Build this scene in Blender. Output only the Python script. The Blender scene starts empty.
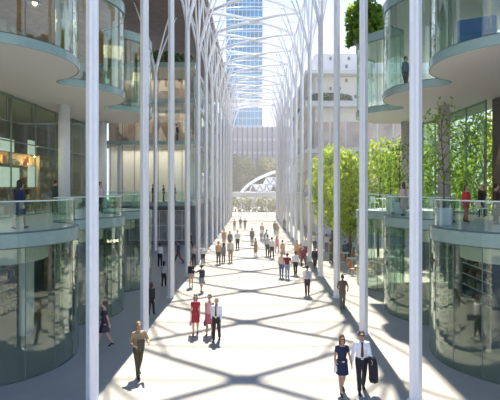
import bpy, bmesh, math, random
from mathutils import Vector, Matrix, Quaternion
random.seed(7)
S = bpy.context.scene
COL = S.collection
PI = math.pi
# ------------------------------------------------------------------ camera
CAM_Z, F = 5.9, 460.0
cd = bpy.data.cameras.new('camera'); cam = bpy.data.objects.new('camera', cd); COL.objects.link(cam)
cam.location = (0, 0, CAM_Z); cam.rotation_euler = (PI/2, 0, 0)
cd.sensor_width = 36.0; cd.lens = 36.0*F/500.0
cd.shift_x = -4/500.0; cd.shift_y = -13/500.0; cd.clip_end = 2000
S.camera = cam
# ------------------------------------------------------------------ world, sun, exposure
w = bpy.data.worlds.new('sky'); S.world = w; w.use_nodes = True
nt = w.node_tree; bg = nt.nodes['Background']
tc = nt.nodes.new('ShaderNodeTexCoord'); sx = nt.nodes.new('ShaderNodeSeparateXYZ'); rp = nt.nodes.new('ShaderNodeValToRGB')
nt.links.new(tc.outputs['Generated'], sx.inputs[0]); nt.links.new(sx.outputs['Z'], rp.inputs[0]); nt.links.new(rp.outputs[0], bg.inputs[0])
rp.color_ramp.elements[0].position = 0.12; rp.color_ramp.elements[0].color = (0.88, 0.94, 1.0, 1)
rp.color_ramp.elements[1].position = 0.75; rp.color_ramp.elements[1].color = (0.05, 0.25, 0.85, 1)
bg.inputs[1].default_value = 1.5
sd = bpy.data.lights.new('sun', 'SUN'); sun = bpy.data.objects.new('sun', sd); COL.objects.link(sun)
EL = math.radians(58.85)
sun.rotation_euler = Vector((-0.012, -math.cos(EL), -math.sin(EL))).to_track_quat('-Z', 'Y').to_euler()
sd.energy = 12.6; sd.color = (1.0, 0.915, 0.775); sd.angle = math.radians(0.75)
def area(name, loc, sx_, sy_, power, col):
    l = bpy.data.lights.new(name, 'AREA'); o = bpy.data.objects.new(name, l); COL.objects.link(o)
    l.shape = 'RECTANGLE'; l.size = sx_; l.size_y = sy_; l.energy = power; l.color = col; o.location = loc
    return o
WARM = (1.0, 0.72, 0.42)
for i in range(2):                                                # shop ceilings, shaded side gallery
    area('shop_ceiling_light', (-13.4, 16+8*i, 9.95), 2.4, 6.5, 110, WARM)
for i in range(3):
    area('upper_ceiling_light', (-9.6, 14+9*i, 13.6), 2.6, 6.5, 130, WARM)
area('wing_ceiling_light', (-10.6, 49.0, 14.0), 8.0, 2.5, 130, (1, .86, .72))
area('wing_ceiling_light', (-10.6, 49.0, 17.6), 8.0, 2.5, 130, (1, .86, .72))
area('wing_ceiling_light', (-10.6, 48.6, 9.95), 9.0, 2.8, 260, (1, .90, .76))
S.view_settings.view_transform = 'Standard'; S.view_settings.look = 'None'
S.view_settings.exposure = 0.0; S.view_settings.gamma = 1.0; S.view_settings.use_curve_mapping = False
S.cycles.transparent_max_bounces = 40; S.cycles.max_bounces = 10
S.cycles.use_denoising = True

# ------------------------------------------------------------------ helpers: materials
MATS = {}
def mat(name, col, rough=0.6, metal=0.0, var=0.06, scale=6.0, emit=None, estr=0.0):
    if name in MATS: return MATS[name]
    m = bpy.data.materials.new(name); m.use_nodes = True; n = m.node_tree; b = n.nodes['Principled BSDF']
    c = n.nodes.new('ShaderNodeTexCoord'); z = n.nodes.new('ShaderNodeTexNoise'); z.inputs['Scale'].default_value = scale; z.inputs['Detail'].default_value = 4
    n.links.new(c.outputs['Object'], z.inputs['Vector'])
    r = n.nodes.new('ShaderNodeValToRGB'); n.links.new(z.outputs['Fac'], r.inputs[0])
    r.color_ramp.elements[0].position = 0.3; r.color_ramp.elements[1].position = 0.7
    r.color_ramp.elements[0].color = (*[x*(1-var) for x in col], 1); r.color_ramp.elements[1].color = (*[min(1, x*(1+var)) for x in col], 1)
    n.links.new(r.outputs[0], b.inputs['Base Color']); b.inputs['Roughness'].default_value = rough; b.inputs['Metallic'].default_value = metal
    if emit: b.inputs['Emission Color'].default_value = (*emit, 1); b.inputs['Emission Strength'].default_value = estr
    MATS[name] = m; return m
def glass(name, tint, f0=0.05, rough=0.015, pw=3.4):
    if name in MATS: return MATS[name]
    m = bpy.data.materials.new(name); m.use_nodes = True; n = m.node_tree; n.nodes.clear()
    out = n.nodes.new('ShaderNodeOutputMaterial'); mix = n.nodes.new('ShaderNodeMixShader')
    tr = n.nodes.new('ShaderNodeBsdfTransparent'); tr.inputs[0].default_value = (*tint, 1)
    gl = n.nodes.new('ShaderNodeBsdfGlossy'); gl.inputs['Roughness'].default_value = rough; gl.inputs['Color'].default_value = (0.95, 1.0, 0.93, 1)
    g = n.nodes.new('ShaderNodeNewGeometry'); d = n.nodes.new('ShaderNodeVectorMath'); d.operation = 'DOT_PRODUCT'
    n.links.new(g.outputs['Normal'], d.inputs[0]); n.links.new(g.outputs['Incoming'], d.inputs[1])
    def M(op, a, b):
        k = n.nodes.new('ShaderNodeMath'); k.operation = op; k.use_clamp = (op != 'ABSOLUTE')
        for i, v in enumerate((a, b)):
            if v is None: continue
            if isinstance(v, (int, float)): k.inputs[i].default_value = v
            else: n.links.new(v, k.inputs[i])
        return k.outputs[0]
    a = M('ABSOLUTE', d.outputs['Value'], None); a = M('SUBTRACT', 1.0, a); a = M('POWER', a, pw); a = M('MULTIPLY', a, 1-f0); a = M('ADD', a, f0)
    n.links.new(a, mix.inputs[0]); n.links.new(tr.outputs[0], mix.inputs[1]); n.links.new(gl.outputs[0], mix.inputs[2]); n.links.new(mix.outputs[0], out.inputs[0])
    MATS[name] = m; return m
def leafmat(name, c1, c2):
    if name in MATS: return MATS[name]
    m = bpy.data.materials.new(name); m.use_nodes = True; n = m.node_tree; n.nodes.clear()
    out = n.nodes.new('ShaderNodeOutputMaterial'); mix = n.nodes.new('ShaderNodeMixShader'); mix.inputs[0].default_value = 0.55
    df = n.nodes.new('ShaderNodeBsdfDiffuse'); tl = n.nodes.new('ShaderNodeBsdfTranslucent')
    c = n.nodes.new('ShaderNodeTexCoord'); z = n.nodes.new('ShaderNodeTexNoise'); z.inputs['Scale'].default_value = 1.7; z.inputs['Detail'].default_value = 6
    n.links.new(c.outputs['Object'], z.inputs['Vector']); r = n.nodes.new('ShaderNodeValToRGB'); n.links.new(z.outputs['Fac'], r.inputs[0])
    r.color_ramp.elements[0].position = 0.35; r.color_ramp.elements[1].position = 0.65
    r.color_ramp.elements[0].color = (*c1, 1); r.color_ramp.elements[1].color = (*c2, 1)
    n.links.new(r.outputs[0], df.inputs[0]); n.links.new(r.outputs[0], tl.inputs[0])
    n.links.new(df.outputs[0], mix.inputs[1]); n.links.new(tl.outputs[0], mix.inputs[2]); n.links.new(mix.outputs[0], out.inputs[0])
    MATS[name] = m; return m
def floormat():
    m = bpy.data.materials.new('pale stone paving'); m.use_nodes = True; n = m.node_tree; b = n.nodes['Principled BSDF']
    c = n.nodes.new('ShaderNodeTexCoord'); k = n.nodes.new('ShaderNodeTexBrick')
    n.links.new(c.outputs['Object'], k.inputs['Vector']); k.inputs['Scale'].default_value = 1.0
    k.inputs['Color1'].default_value = (0.372, 0.358, 0.318, 1); k.inputs['Color2'].default_value = (0.358, 0.345, 0.308, 1); k.inputs['Mortar'].default_value = (0.31, 0.303, 0.29, 1)
    k.inputs['Mortar Size'].default_value = 0.008; k.inputs['Brick Width'].default_value = 1.5; k.inputs['Row Height'].default_value = 0.75
    z = n.nodes.new('ShaderNodeTexNoise'); z.inputs['Scale'].default_value = 0.7; n.links.new(c.outputs['Object'], z.inputs['Vector'])
    mx = n.nodes.new('ShaderNodeMixRGB'); mx.blend_type = 'MULTIPLY'; mx.inputs[0].default_value = 0.12
    n.links.new(k.outputs['Color'], mx.inputs[1]); n.links.new(z.outputs['Color'], mx.inputs[2]); n.links.new(mx.outputs[0], b.inputs['Base Color'])
    b.inputs['Roughness'].default_value = 0.45
    return m
WHITE = mat('white steel', (0.84, 0.85, 0.87), 0.35, var=0.02)
SOFFIT = mat('white plaster soffit', (0.62, 0.60, 0.56), 0.8, var=0.02)
GFLOOR = mat('pale grey gallery floor', (0.55, 0.57, 0.58), 0.35, var=0.05)
FASCIA = mat('teal glass slab edge', (0.27, 0.385, 0.355), 0.15, var=0.04)
COLM = mat('white painted concrete', (0.76, 0.77, 0.80), 0.6, var=0.03)
def panelmat():
    m = bpy.data.materials.new('warm timber panels'); m.use_nodes = True; n = m.node_tree; b = n.nodes['Principled BSDF']
    c = n.nodes.new('ShaderNodeTexCoord'); p = n.nodes.new('ShaderNodeMapping'); p.inputs['Scale'].default_value = (1, 1.3, 0.42)
    v = n.nodes.new('ShaderNodeTexVoronoi'); v.distance = 'CHEBYCHEV'; v.inputs['Scale'].default_value = 1.6
    r = n.nodes.new('ShaderNodeValToRGB'); s = n.nodes.new('ShaderNodeSeparateColor')
    n.links.new(c.outputs['Object'], p.inputs[0]); n.links.new(p.outputs[0], v.inputs['Vector']); n.links.new(v.outputs['Color'], s.inputs[0]); n.links.new(s.outputs[0], r.inputs[0])
    r.color_ramp.elements[0].color = (.20, .15, .11, 1); r.color_ramp.elements[1].color = (.70, .62, .53, 1); e = r.color_ramp.elements.new(.5); e.color = (.42, .31, .24, 1)
    n.links.new(r.outputs[0], b.inputs['Base Color']); b.inputs['Roughness'].default_value = .6; return m
PANEL = panelmat()
DARK = mat('dark bronze metal', (0.05, 0.055, 0.055), 0.4)
JOINT = mat('grey green glass joint', (0.16, 0.21, 0.20), 0.4)
DGREY = mat('dark grey panel', (0.10, 0.115, 0.12), 0.5)
MGREY = mat('mid grey wall', (0.26, 0.28, 0.29), 0.6)
WOOD = mat('warm oak', (0.42, 0.25, 0.13), 0.55, var=0.25, scale=3)
WARMW = mat('warm beige wall', (0.24, 0.18, 0.13), 0.7, var=0.12, scale=0.8)
BRONZ = mat('brown timber ceiling', (0.22, 0.17, 0.14), 0.7, var=0.2, scale=2)
POD = glass('pod glass', (0.86, 0.935, 0.895), 0.075)
CLEAR = glass('clear facade glass', (0.74, 0.84, 0.79), 0.03, pw=5.0)
RAILG = glass('balustrade glass', (0.88, 0.955, 0.93), 0.05)
EDGE = mat('pale green glass edge', (0.62, 0.80, 0.74), 0.2)
BARK = mat('grey brown bark', (0.16, 0.12, 0.09), 0.9, var=0.3)
LEAF = leafmat('sunlit green leaves', (0.20, 0.33, 0.04), (0.58, 0.65, 0.12))
LEAFD = leafmat('deep green leaves', (0.05, 0.13, 0.03), (0.20, 0.34, 0.06))
LEAFM = leafmat('fresh green leaves', (0.10, 0.22, 0.04), (0.34, 0.48, 0.08))
LEAFO = leafmat('olive leaves', (0.20, 0.22, 0.09), (0.38, 0.38, 0.18))

# ------------------------------------------------------------------ helpers: mesh
def V(*a): return Vector(a)
class MB:
    def __init__(s): s.v = []; s.f = []
    def quad_strip(s, a, b, close=False):
        o = len(s.v); n = len(a); s.v += [tuple(p) for p in a] + [tuple(p) for p in b]
        for i in range(n if close else n-1):
            j = (i+1) % n; s.f.append((o+i, o+j, o+n+j, o+n+i))
    def rings(s, R, cap=True):
        o = len(s.v); n = len(R[0])
        for r in R: s.v += [tuple(p) for p in r]
        for k in range(len(R)-1):
            for i in range(n):
                j = (i+1) % n; s.f.append((o+k*n+i, o+k*n+j, o+(k+1)*n+j, o+(k+1)*n+i))
        if cap:
            s.f.append(tuple(o+i for i in reversed(range(n)))); s.f.append(tuple(o+(len(R)-1)*n+i for i in range(n)))
        return s
    def tube(s, P, rad, n=8, flat=1.0):
        P = [Vector(p) for p in P]
        if not isinstance(rad, (list, tuple)): rad = [rad]*len(P)
        R = []; up = None
        for i, p in enumerate(P):
            t = (P[min(i+1, len(P)-1)] - P[max(i-1, 0)]).normalized()
            if up is None: up = Vector((0, 0, 1)) if abs(t.z) < 0.9 else Vector((1, 0, 0))
            x = t.cross(up).normalized(); y = x.cross(t).normalized(); up = y
            R.append([p + x*rad[i]*math.cos(2*PI*k/n) + y*rad[i]*flat*math.sin(2*PI*k/n) for k in range(n)])
        return s.rings(R)
    def box(s, c, d, rz=0.0, taper=1.0):
        o = len(s.v); cz, sz = math.cos(rz), math.sin(rz)
        for z in (-.5, .5):
            k = taper if z > 0 else 1.0
            for x, y in ((-.5, -.5), (.5, -.5), (.5, .5), (-.5, .5)):
                X, Y = x*d[0]*k, y*d[1]*k; s.v.append((c[0]+X*cz-Y*sz, c[1]+X*sz+Y*cz, c[2]+z*d[2]))
        for f in ((0, 3, 2, 1), (4, 5, 6, 7), (0, 1, 5, 4), (1, 2, 6, 5), (2, 3, 7, 6), (3, 0, 4, 7)): s.f.append(tuple(o+i for i in f))
        return s
    def ell(s, c, r, n=12, m=8):
        R = []
        for k in range(1, m):
            a = PI*k/m; R.append([(c[0]+r[0]*math.sin(a)*math.cos(2*PI*i/n), c[1]+r[1]*math.sin(a)*math.sin(2*PI*i/n), c[2]-r[2]*math.cos(a)) for i in range(n)])
        return s.rings(R)
    def loft(s, L, n=16, e=1.0):                              # L: (cx, cy, z, rx, ry); e < 1 squares the ring off
        g = lambda v: math.copysign(abs(v)**e, v)
        return s.rings([[(cx+rx*g(math.cos(2*PI*i/n)), cy+ry*g(math.sin(2*PI*i/n)), z) for i in range(n)] for cx, cy, z, rx, ry in L])
    def lathe(s, P, c=(0, 0, 0), n=20): return s.loft([(c[0], c[1], c[2]+z, r, r) for r, z in P], n)
    def build(s, name, m, parent=None, smooth=False, bevel=0):
        me = bpy.data.meshes.new(name); me.from_pydata(s.v, [], s.f); me.update()
        bm = bmesh.new(); bm.from_mesh(me); bmesh.ops.recalc_face_normals(bm, faces=bm.faces)
        bm.to_mesh(me); bm.free()
        if smooth: me.shade_smooth()
        me.materials.append(m); o = bpy.data.objects.new(name, me); COL.objects.link(o)
        if bevel:
            b = o.modifiers.new('bevel', 'BEVEL'); b.width = bevel; b.segments = 2; b.limit_method = 'ANGLE'
        if parent: o.parent = parent
        return o
def tag(o, label, cat, group=None, kind='thing'):
    o['label'] = label; o['category'] = cat; o['kind'] = kind
    if group: o['group'] = group
    return o
def struct(o, label=None):
    o['kind'] = 'structure'
    if label: o['label'] = label
    return o
def empty(name, loc=(0, 0, 0), rz=0.0):
    o = bpy.data.objects.new(name, None); COL.objects.link(o); o.location = loc; o.rotation_euler = (0, 0, rz); o.empty_display_size = 0.2
    return o
def copy_tree(o, parent=None):
    c = o.copy(); COL.objects.link(c)
    if parent: c.parent = parent
    for ch in list(o.children): copy_tree(ch, c)
    return c
def at(px, py, z=0.0):                                        # the floor point of height z that the photo shows at a pixel
    Y = (CAM_Z-z)*F/(py-187.0); return ((px-254.0)/F*Y, Y)

# ------------------------------------------------------------------ the plan: sinuous bays
PR, PX, PITCH, Y0, CR = 2.8, 9.08, 6.0, 15.9, 0.6
DX = math.sqrt((PR+CR)**2 - 9.0); CX = PX-DX; TD = 3.0*PR/(PR+CR)
def bay(side, k, off=0.0, R=None):                            # points of one bay, from its near cusp to its far cusp
    cy = Y0+PITCH*k; P = []
    c = PR-off; q = CR+off
    ta = math.asin(TD/PR)
    for i in range(7): a = -PI/2 + 0.0; 
    qa = math.asin((3.0-TD)/CR)
    for i in range(5):                                        # near concave half
        t = qa*(i/5.0); P.append((CX+q*math.cos(t), cy-3.0+q*math.sin(t)))
    for i in range(25):
        t = -ta+2*ta*i/24.0; P.append((PX-c*math.cos(t), cy+c*math.sin(t)))
    for i in range(5):
        t = qa*(1-(i+1)/5.0); P.append((CX+q*math.cos(t), cy+3.0-q*math.sin(t)))
    return [(side*x, y) for x, y in P]
def run(side, k0, k1, off=0.0):
    P = []
    for k in range(k0, k1+1):
        b = bay(side, k, off); P += b if not P else b[1:]
    return P
def slab(name, side, k0, k1, zt, th, xb, mtop, mbot):
    P = run(side, k0, k1); m = MB()
    T = [(x, y, zt) for x, y in P]; B = [(x, y, zt-th) for x, y in P]
    TB = [(side*xb, y, zt) for x, y in P]; BB = [(side*xb, y, zt-th) for x, y in P]
    m.quad_strip(T, TB); m.quad_strip(B, BB); m.quad_strip(TB, BB); m.quad_strip(T, B)
    for i in (0, -1):
        o = len(m.v); m.v += [T[i], B[i], BB[i], TB[i]]; m.f.append((o, o+1, o+2, o+3))
    o = m.build(name, mbot); o.data.materials.append(mtop)
    n = len(P)-1
    for f in o.data.polygons:
        if all(abs(o.data.vertices[i].co.z-zt) < 1e-4 for i in f.vertices): f.material_index = 1
    struct(o); fm = MB(); A = run(side, k0, k1, -0.045); B2 = run(side, k0, k1, -0.005)
    fm.rings([[(A[i][0], A[i][1], zt+0.01), (A[i][0], A[i][1], zt-th-0.01), (B2[i][0], B2[i][1], zt-th-0.01), (B2[i][0], B2[i][1], zt+0.01)] for i in range(len(A))])
    fm.build('fascia', FASCIA, o); return o
def curtain(name, side, k, z0, z1, m, off=0.0, step=4, th=0.035, joint=JOINT):
    A = bay(side, k, off); B = bay(side, k, off+th); g = MB()
    g.rings([[(A[i][0], A[i][1], z0), (A[i][0], A[i][1], z1), (B[i][0], B[i][1], z1), (B[i][0], B[i][1], z0)] for i in range(len(A))])
    o = struct(g.build(name, m, smooth=False)); j = MB()
    for i in range(1, len(A), step):
        j.box((A[i][0], A[i][1], (z0+z1)/2), (0.022, 0.022, z1-z0))
    j.build('joint', joint, o)
    c = MB()
    for z in (z0+0.025, z1-0.02):
        c.rings([[(A[i][0], A[i][1], z-0.02), (A[i][0], A[i][1], z+0.02), (B[i][0], B[i][1], z+0.02), (B[i][0], B[i][1], z-0.02)] for i in range(len(A))])
    c.build('channel', joint, o); return o

# ------------------------------------------------------------------ structure
f = MB(); f.box((0, 45, -0.1), (60, 130, 0.2)); struct(f.build('floor', floormat()))
f = MB(); f.box((0, 260, -0.15), (400, 300, 0.2)); struct(f.build('ground', mat('pale plaza paving', (0.55, 0.53, 0.46), 0.8)))
KL = 2
slab('floor_gallery_left', -1, -1, KL, 4.48, 0.40, 16.0, GFLOOR, SOFFIT)
slab('floor_upper_left', -1, -1, KL, 10.46, 0.28, 16.0, GFLOOR, SOFFIT)
slab('floor_top_left', -1, -1, KL, 14.70, 0.45, 16.0, GFLOOR, SOFFIT)
slab('floor_gallery_right', 1, -1, 2, 4.48, 0.40, 13.0, GFLOOR, SOFFIT)
slab('floor_upper_right', 1, -1, 2, 10.46, 0.30, 13.0, GFLOOR, SOFFIT)
slab('floor_top_right', 1, -1, 2, 14.70, 0.45, 13.0, GFLOOR, SOFFIT)
r = MB(); r.box((-10.12, 45.5, 22.9), (11.86, 91, 0.5)); struct(r.build('ceiling_left', BRONZ))
r = MB(); r.box((10.5, 22.0, 22.9), (8.8, 30, 0.5)); struct(r.build('shade_roof_right', SOFFIT))  # unseen roof added to cut a straight shade edge on the floor
PQ = run(-1, -1, 2, 0.2); m = MB()                               # timber ceiling behind the upper glass of the shaded side
m.rings([[(x, y, 14.2), (x, y, 14.245), (-12.45, y, 14.245), (-12.45, y, 14.2)] for x, y in PQ]); struct(m.build('ceiling_upper_left', WOOD))
# curved glass, one window per bay and level
wn = 0
for k in range(-1, 3):
    for side in (-1, 1):
        wn += 1; curtain('window_%d' % wn, side, k, 0.0, 4.07, POD)
for k in range(-1, 3):
    for side in (-1, 1):
        wn += 1; curtain('window_%d' % wn, side, k, 10.47, 14.24, POD)
# walls behind the galleries
def facade(n, side, y0, y1, z0, z1, x=11.3, step=1.5):
    g = MB(); g.box((side*x, (y0+y1)/2, (z0+z1)/2), (0.04, y1-y0, z1-z0)); o = struct(g.build('window_%d' % n, CLEAR))
    m = MB(); y = y0
    while y <= y1+0.01: m.box((side*x, y, (z0+z1)/2), (0.07, 0.03, z1-z0)); y += step
    m.build('mullion', JOINT, o)
    t = MB()
    for z in (z0+0.04, z0+3.55, z1-0.1): t.box((side*x, (y0+y1)/2, z), (0.07, y1-y0, 0.05))
    t.build('transom', JOINT, o); return o
wn += 1; facade(wn, -1, 7, 30.8, 4.48, 10.18, step=2.4)
wn += 1; facade(wn, 1, 22.4, 30.8, 4.48, 10.16, step=2.1)
def wall(name, c, d, m): b = MB(); b.box(c, d); return struct(b.build(name, m))
wall('wall_left_shop', (-15.8, 18.9, 7.3), (0.2, 24, 5.6), WARMW)
wall('wall_left_shop_end', (-13.6, 31.0, 7.3), (4.4, 0.2, 5.6), mat('brown grey wall', (.15, .13, .11), .7, var=.2))
wall('wall_left_upper', (-12.6, 18.9, 12.35), (0.2, 24, 3.75), PANEL)
wall('wall_left_top', (-9.5, 18.9, 18.7), (0.2, 24, 7.9), mat('grey brown cladding', (0.30, 0.27, 0.25), 0.7, var=0.2, scale=0.6))
wall('wall_left_ground', (-12.4, 18.9, 2.05), (0.2, 24, 4.05), DGREY)
wall('wall_left_court', (-16.2, 40, 11.3), (0.3, 19, 22.6), MGREY)
wall('wall_right_ground', (12.4, 20.4, 2.05), (0.2, 27, 4.05), DGREY)
wall('wall_right_core', (11.7, 14.6, 7.3), (0.3, 15.4, 5.68), mat('dark brown stone', (0.12, 0.105, 0.09), 0.6, var=0.2))
wall('wall_right_upper', (12.6, 14.6, 12.35), (0.2, 15.4, 3.75), mat('pale grey wall', (0.55, 0.55, 0.52), 0.7))
# cross wing closing the shaded court, facing the camera, and its long side along the nave
YW, XA, XB = 46.8, -16.0, -5.9
def deck(name, z, th, y0): 
    b = MB(); b.box(((XA+XB)/2, (y0+92)/2, z-th/2), (XB-XA, 92-y0, th)); o = struct(b.build(name, SOFFIT))
    b = MB(); b.box(((XA+XB)/2, y0-0.02, z-th/2), (XB-XA+.1, 0.06, th+.02)); b.box((XB+0.02, (y0+92)/2, z-th/2), (0.06, 92-y0, th+.02)); b.build('fascia', FASCIA, o); return o
deck('floor_gallery_wing', 4.48, .40, 44.2); deck('floor_upper_wing', 10.46, .36, 45.4); deck('floor_top_wing', 14.70, .40, 45.8); deck('floor_terrace_wing', 18.2, .45, 45.4)
def wing_glass(n, z0, z1):
    g = MB(); g.box(((XA+XB)/2, YW, (z0+z1)/2), (XB-XA-.3, .04, z1-z0)); g.box((XB-.2, (YW+92)/2, (z0+z1)/2), (.04, 92-YW, z1-z0)); o = struct(g.build('window_%d' % n, glass('wing glass', (.93, .96, .95), .04)))
    m = MB()
    for i in range(9): m.box((XA+.2+i*(XB-XA-.4)/8, YW, (z0+z1)/2), (.05, .08, z1-z0))
    for i in range(20): m.box((XB-.2, YW+1.2+i*2.3, (z0+z1)/2), (.08, .05, z1-z0))
    m.build('mullion', JOINT, o)
for z0, z1 in ((4.48, 10.1), (10.46, 14.3), (14.7, 17.75)): wn += 1; wing_glass(wn, z0, z1)
wall('wall_wing_ground', ((XA+XB)/2, YW+.1, 2.04), (XB-XA-.2, .2, 4.06), mat('blue grey wall', (.16, .18, .21), .6))
wall('wall_wing_nave', (XB-.3, 69.5, 2.04), (.2, 45, 4.06), MATS['blue grey wall'])
for z0, z1, m_ in ((4.48, 10.1, mat('cream curtain', (.80, .77, .70), .8)), (10.46, 14.3, PANEL), (14.7, 17.75, PANEL)):
    wall('wall_wing_interior', ((XA+XB)/2-.6, YW+3.6, (z0+z1)/2), (XB-XA-1.4, .15, z1-z0), m_)
    wall('wall_wing_interior', (XB-2.0, 71.5, (z0+z1)/2), (.15, 40, z1-z0), m_)
for i in range(4):
    wn += 1; m = MB(); m.box((-14.2+2.3*i, YW-.04, 2.0), (1.5, .1, 3.0)); o = struct(m.build('window_%d' % wn, mat('dim office window', (.30, .33, .36), .2, var=.4, scale=1.3)))
    m = MB()
    for q in (-.78, 0, .78): m.box((-14.2+2.3*i+q, YW-.08, 2.0), (.06, .08, 3.1))
    for q in (.5, 2.0, 3.5): m.box((-14.2+2.3*i, YW-.08, q), (1.6, .08, .06))
    m.build('window_frame', COLM, o)
# handrail and balustrade glass, one continuous run per gallery
def balustrade(side, k0, k1, label):
    A = run(side, k0, k1, 0.10); B = run(side, k0, k1, 0.125)
    root = empty('glass_balustrade', (A[0][0], A[0][1], 4.48)); tag(root, label, 'balustrade'); ox, oy = A[0]
    g = MB(); g.rings([[(A[i][0]-ox, A[i][1]-oy, 0.0), (A[i][0]-ox, A[i][1]-oy, 0.97), (B[i][0]-ox, B[i][1]-oy, 0.97), (B[i][0]-ox, B[i][1]-oy, 0.0)] for i in range(len(A))])
    g.build('glass_panel', RAILG, root)
    h = MB(); h.tube([(a[0]-ox, a[1]-oy, 0.985) for a in A], 0.022, 6); h.build('handrail', EDGE, root)
    s = MB(); s.tube([(a[0]-ox, a[1]-oy, 0.03) for a in A], 0.03, 6); s.build('base_channel', JOINT, root)
balustrade(-1, -1, KL, 'Curving glass balustrade with a pale handrail along the shaded gallery edge')
wr_ = empty('glass_balustrade', ((XA+XB)/2, 44.35, 4.48)); tag(wr_, 'Straight glass balustrade across the far end of the shaded court', 'balustrade')
q = MB(); q.box((0, 0, .49), (XB-XA, .025, .96)); q.build('glass_panel', RAILG, wr_); q = MB(); q.box((0, 0, .985), (XB-XA, .05, .04)); q.build('handrail', EDGE, wr_)
balustrade(1, -1, 2, 'Curving glass balustrade with a pale handrail along the gallery with potted trees')
# bulkhead drums under the gallery slabs
for k in range(0, 3):
    for side, nm in ((-1, 'left'), (1, 'right')):
        d = MB(); R = []
        for rr, z in ((1.8, 3.42), (1.8, 4.075), (1.68, 4.075), (1.68, 3.42)):
            R.append([(side*PX+rr*math.cos(2*PI*i/40), Y0+6*k+rr*math.sin(2*PI*i/40), z) for i in range(40)])
        d.rings(R, cap=False); d.quad_strip(R[3], R[0], True); struct(d.build('trim_%s_bulkhead' % nm, SOFFIT, smooth=False))

# ------------------------------------------------------------------ tree columns
def prof(r, n=32, a=0.16): return [(r*(1+a*math.cos(4*t))*math.cos(t), r*(1+a*math.cos(4*t))*math.sin(t)) for t in (2*PI*i/n for i in range(n))]
CXN, SPR, ZR = 4.43, 16.9, 22.4
ORD = ['nearest', 'second', 'third', 'fourth', 'fifth', 'sixth', 'seventh', 'eighth', 'ninth', 'tenth', 'eleventh', 'twelfth', 'thirteenth', 'last and farthest']
def bez(a, b, c, d, n=9):
    a, b, c, d = map(Vector, (a, b, c, d)); out = []
    for i in range(n+1):
        t = i/n; out.append(a*(1-t)**3+b*3*t*(1-t)**2+c*3*t*t*(1-t)+d*t**3)
    return out
def tree_column(side):
    root = empty('tree_column', (side*CXN, 0, 0)); sh = MB()
    sh.rings([[(x*k, y*k, z) for x, y in prof(0.152)] for k, z in ((1.0, 0.0), (1.0, 8), (0.95, SPR+0.4))]); sh.build('shaft', WHITE, root)
    b = MB(); b.lathe([(0.25, 0.0), (0.25, 0.02), (0.21, 0.035)]); b.build('base_plate', WHITE, root)
    inn = -side
    for sy in (-1, 1):
        ends = [((inn*1.75, sy*1.18, ZR-0.3), 0.5, 0.085), ((0, sy*2.9, ZR-0.5), 0.35, 0.085), ((-inn*1.6, sy*1.6, ZR+0.1), 0.4, 0.075), ((inn*0.2, sy*1.3, ZR-0.35), 0.3, 0.06)]
        for e, c, rad in ends:
            m = MB(); e = Vector(e); st = Vector((0.05*inn if e.x*inn > 0 else -0.04*inn, 0.06*sy, SPR-0.6 if rad > 0.07 else SPR+1.2))
            m.tube(bez(st, st+V(0, 0, 0.9), st+V(e.x*0.42, e.y*0.42, (e.z-st.z)*.6), e), [rad*(1.1-0.35*i/9) for i in range(10)], 8); m.build('branch', WHITE, root, smooth=True)
    return root
protoL, protoR = tree_column(-1), tree_column(1)
for side, pr, where in ((-1, protoL, 'row beside the shaded gallery'), (1, protoR, 'row on the garden side')):
    for k in range(14):
        o = pr if k == 0 else copy_tree(pr)
        o.location = (side*CXN, 12.6+6*k, 0)
        tag(o, '%s white fluted branching column of the %s' % (ORD[k], where), 'column', 'white branching columns of the ' + where)
        o['label'] = o['label'][0].upper()+o['label'][1:]
o = copy_tree(protoL); o.location = (-9.2, 42.9, 0)
for q in [c for c in o.children if c.name.startswith('branch')][1::2]: bpy.data.objects.remove(q)
tag(o, 'White fluted branching column standing alone in the shaded court behind the row', 'column')
# roof lattice between the columns
lat = MB(); nod = MB()
for k in range(-1, 14):
    yr = 15.6+6*k
    for sx_ in (-1, 1):
        for sy in (-1, 1):
            lat.tube([(0, yr, ZR), (sx_*2.2, yr+sy*1.5, ZR-0.05), (sx_*CXN, yr+sy*3, ZR-0.35)], [0.18, 0.145, 0.13], 8)
            lat.tube([(sx_*CXN, yr+sy*3, ZR-0.35), (sx_*CXN, yr, ZR-0.25)], 0.09, 6)
        lat.tube([(0, yr, ZR), (sx_*2.3, yr, ZR+0.1), (sx_*CXN, yr, ZR-0.2)], 0.05, 6)
        lat.tube([(sx_*CXN, yr+3, ZR-0.35), (sx_*2.3, yr+3, ZR+0.1), (0, yr+3, ZR+0.2)], 0.05, 6)
    nod.ell((0, yr, ZR), (0.55, 0.42, 0.14), 16, 8)
lo = struct(lat.build('roof_lattice', WHITE, smooth=True)); nod.build('node', WHITE, lo, smooth=True)

# ------------------------------------------------------------------ round columns of the galleries
def round_column(x, y, z0, z1, label, m=COLM, r=0.29):
    root = empty('round_column', (x, y, z0)); tag(root, label, 'column', 'round columns of the galleries')
    a = MB(); a.lathe([(r, 0.0), (r, z1-z0)], n=28); a.build('shaft', m, root, smooth=False)
    for p in root.children: p.data.shade_smooth()
    c = MB(); c.lathe([(r+0.02, 0.0), (r+0.02, 0.06)], n=28); c.build('base_ring', MGREY, root)
GREYC = mat('grey brown concrete', (0.50, 0.46, 0.43), 0.7)
for i, (y, t) in enumerate(((24, 'nearest'), (30, 'second'))):
    round_column(-9.9, y, 4.48, 10.18, '%s stout white round column along the shaded gallery' % t.capitalize())
    round_column(9.9, y, 4.48, 10.16, '%s grey brown round column among the trees of the gallery' % t.capitalize(), GREYC)
for x, t in ((-13.4, 'farthest from'), (-10.9, 'second from'), (-8.2, 'nearest')):
    round_column(x, 45.9, 4.48, 10.1, 'White round column of the cross wing gallery %s the nave' % t, r=.22)
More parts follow.
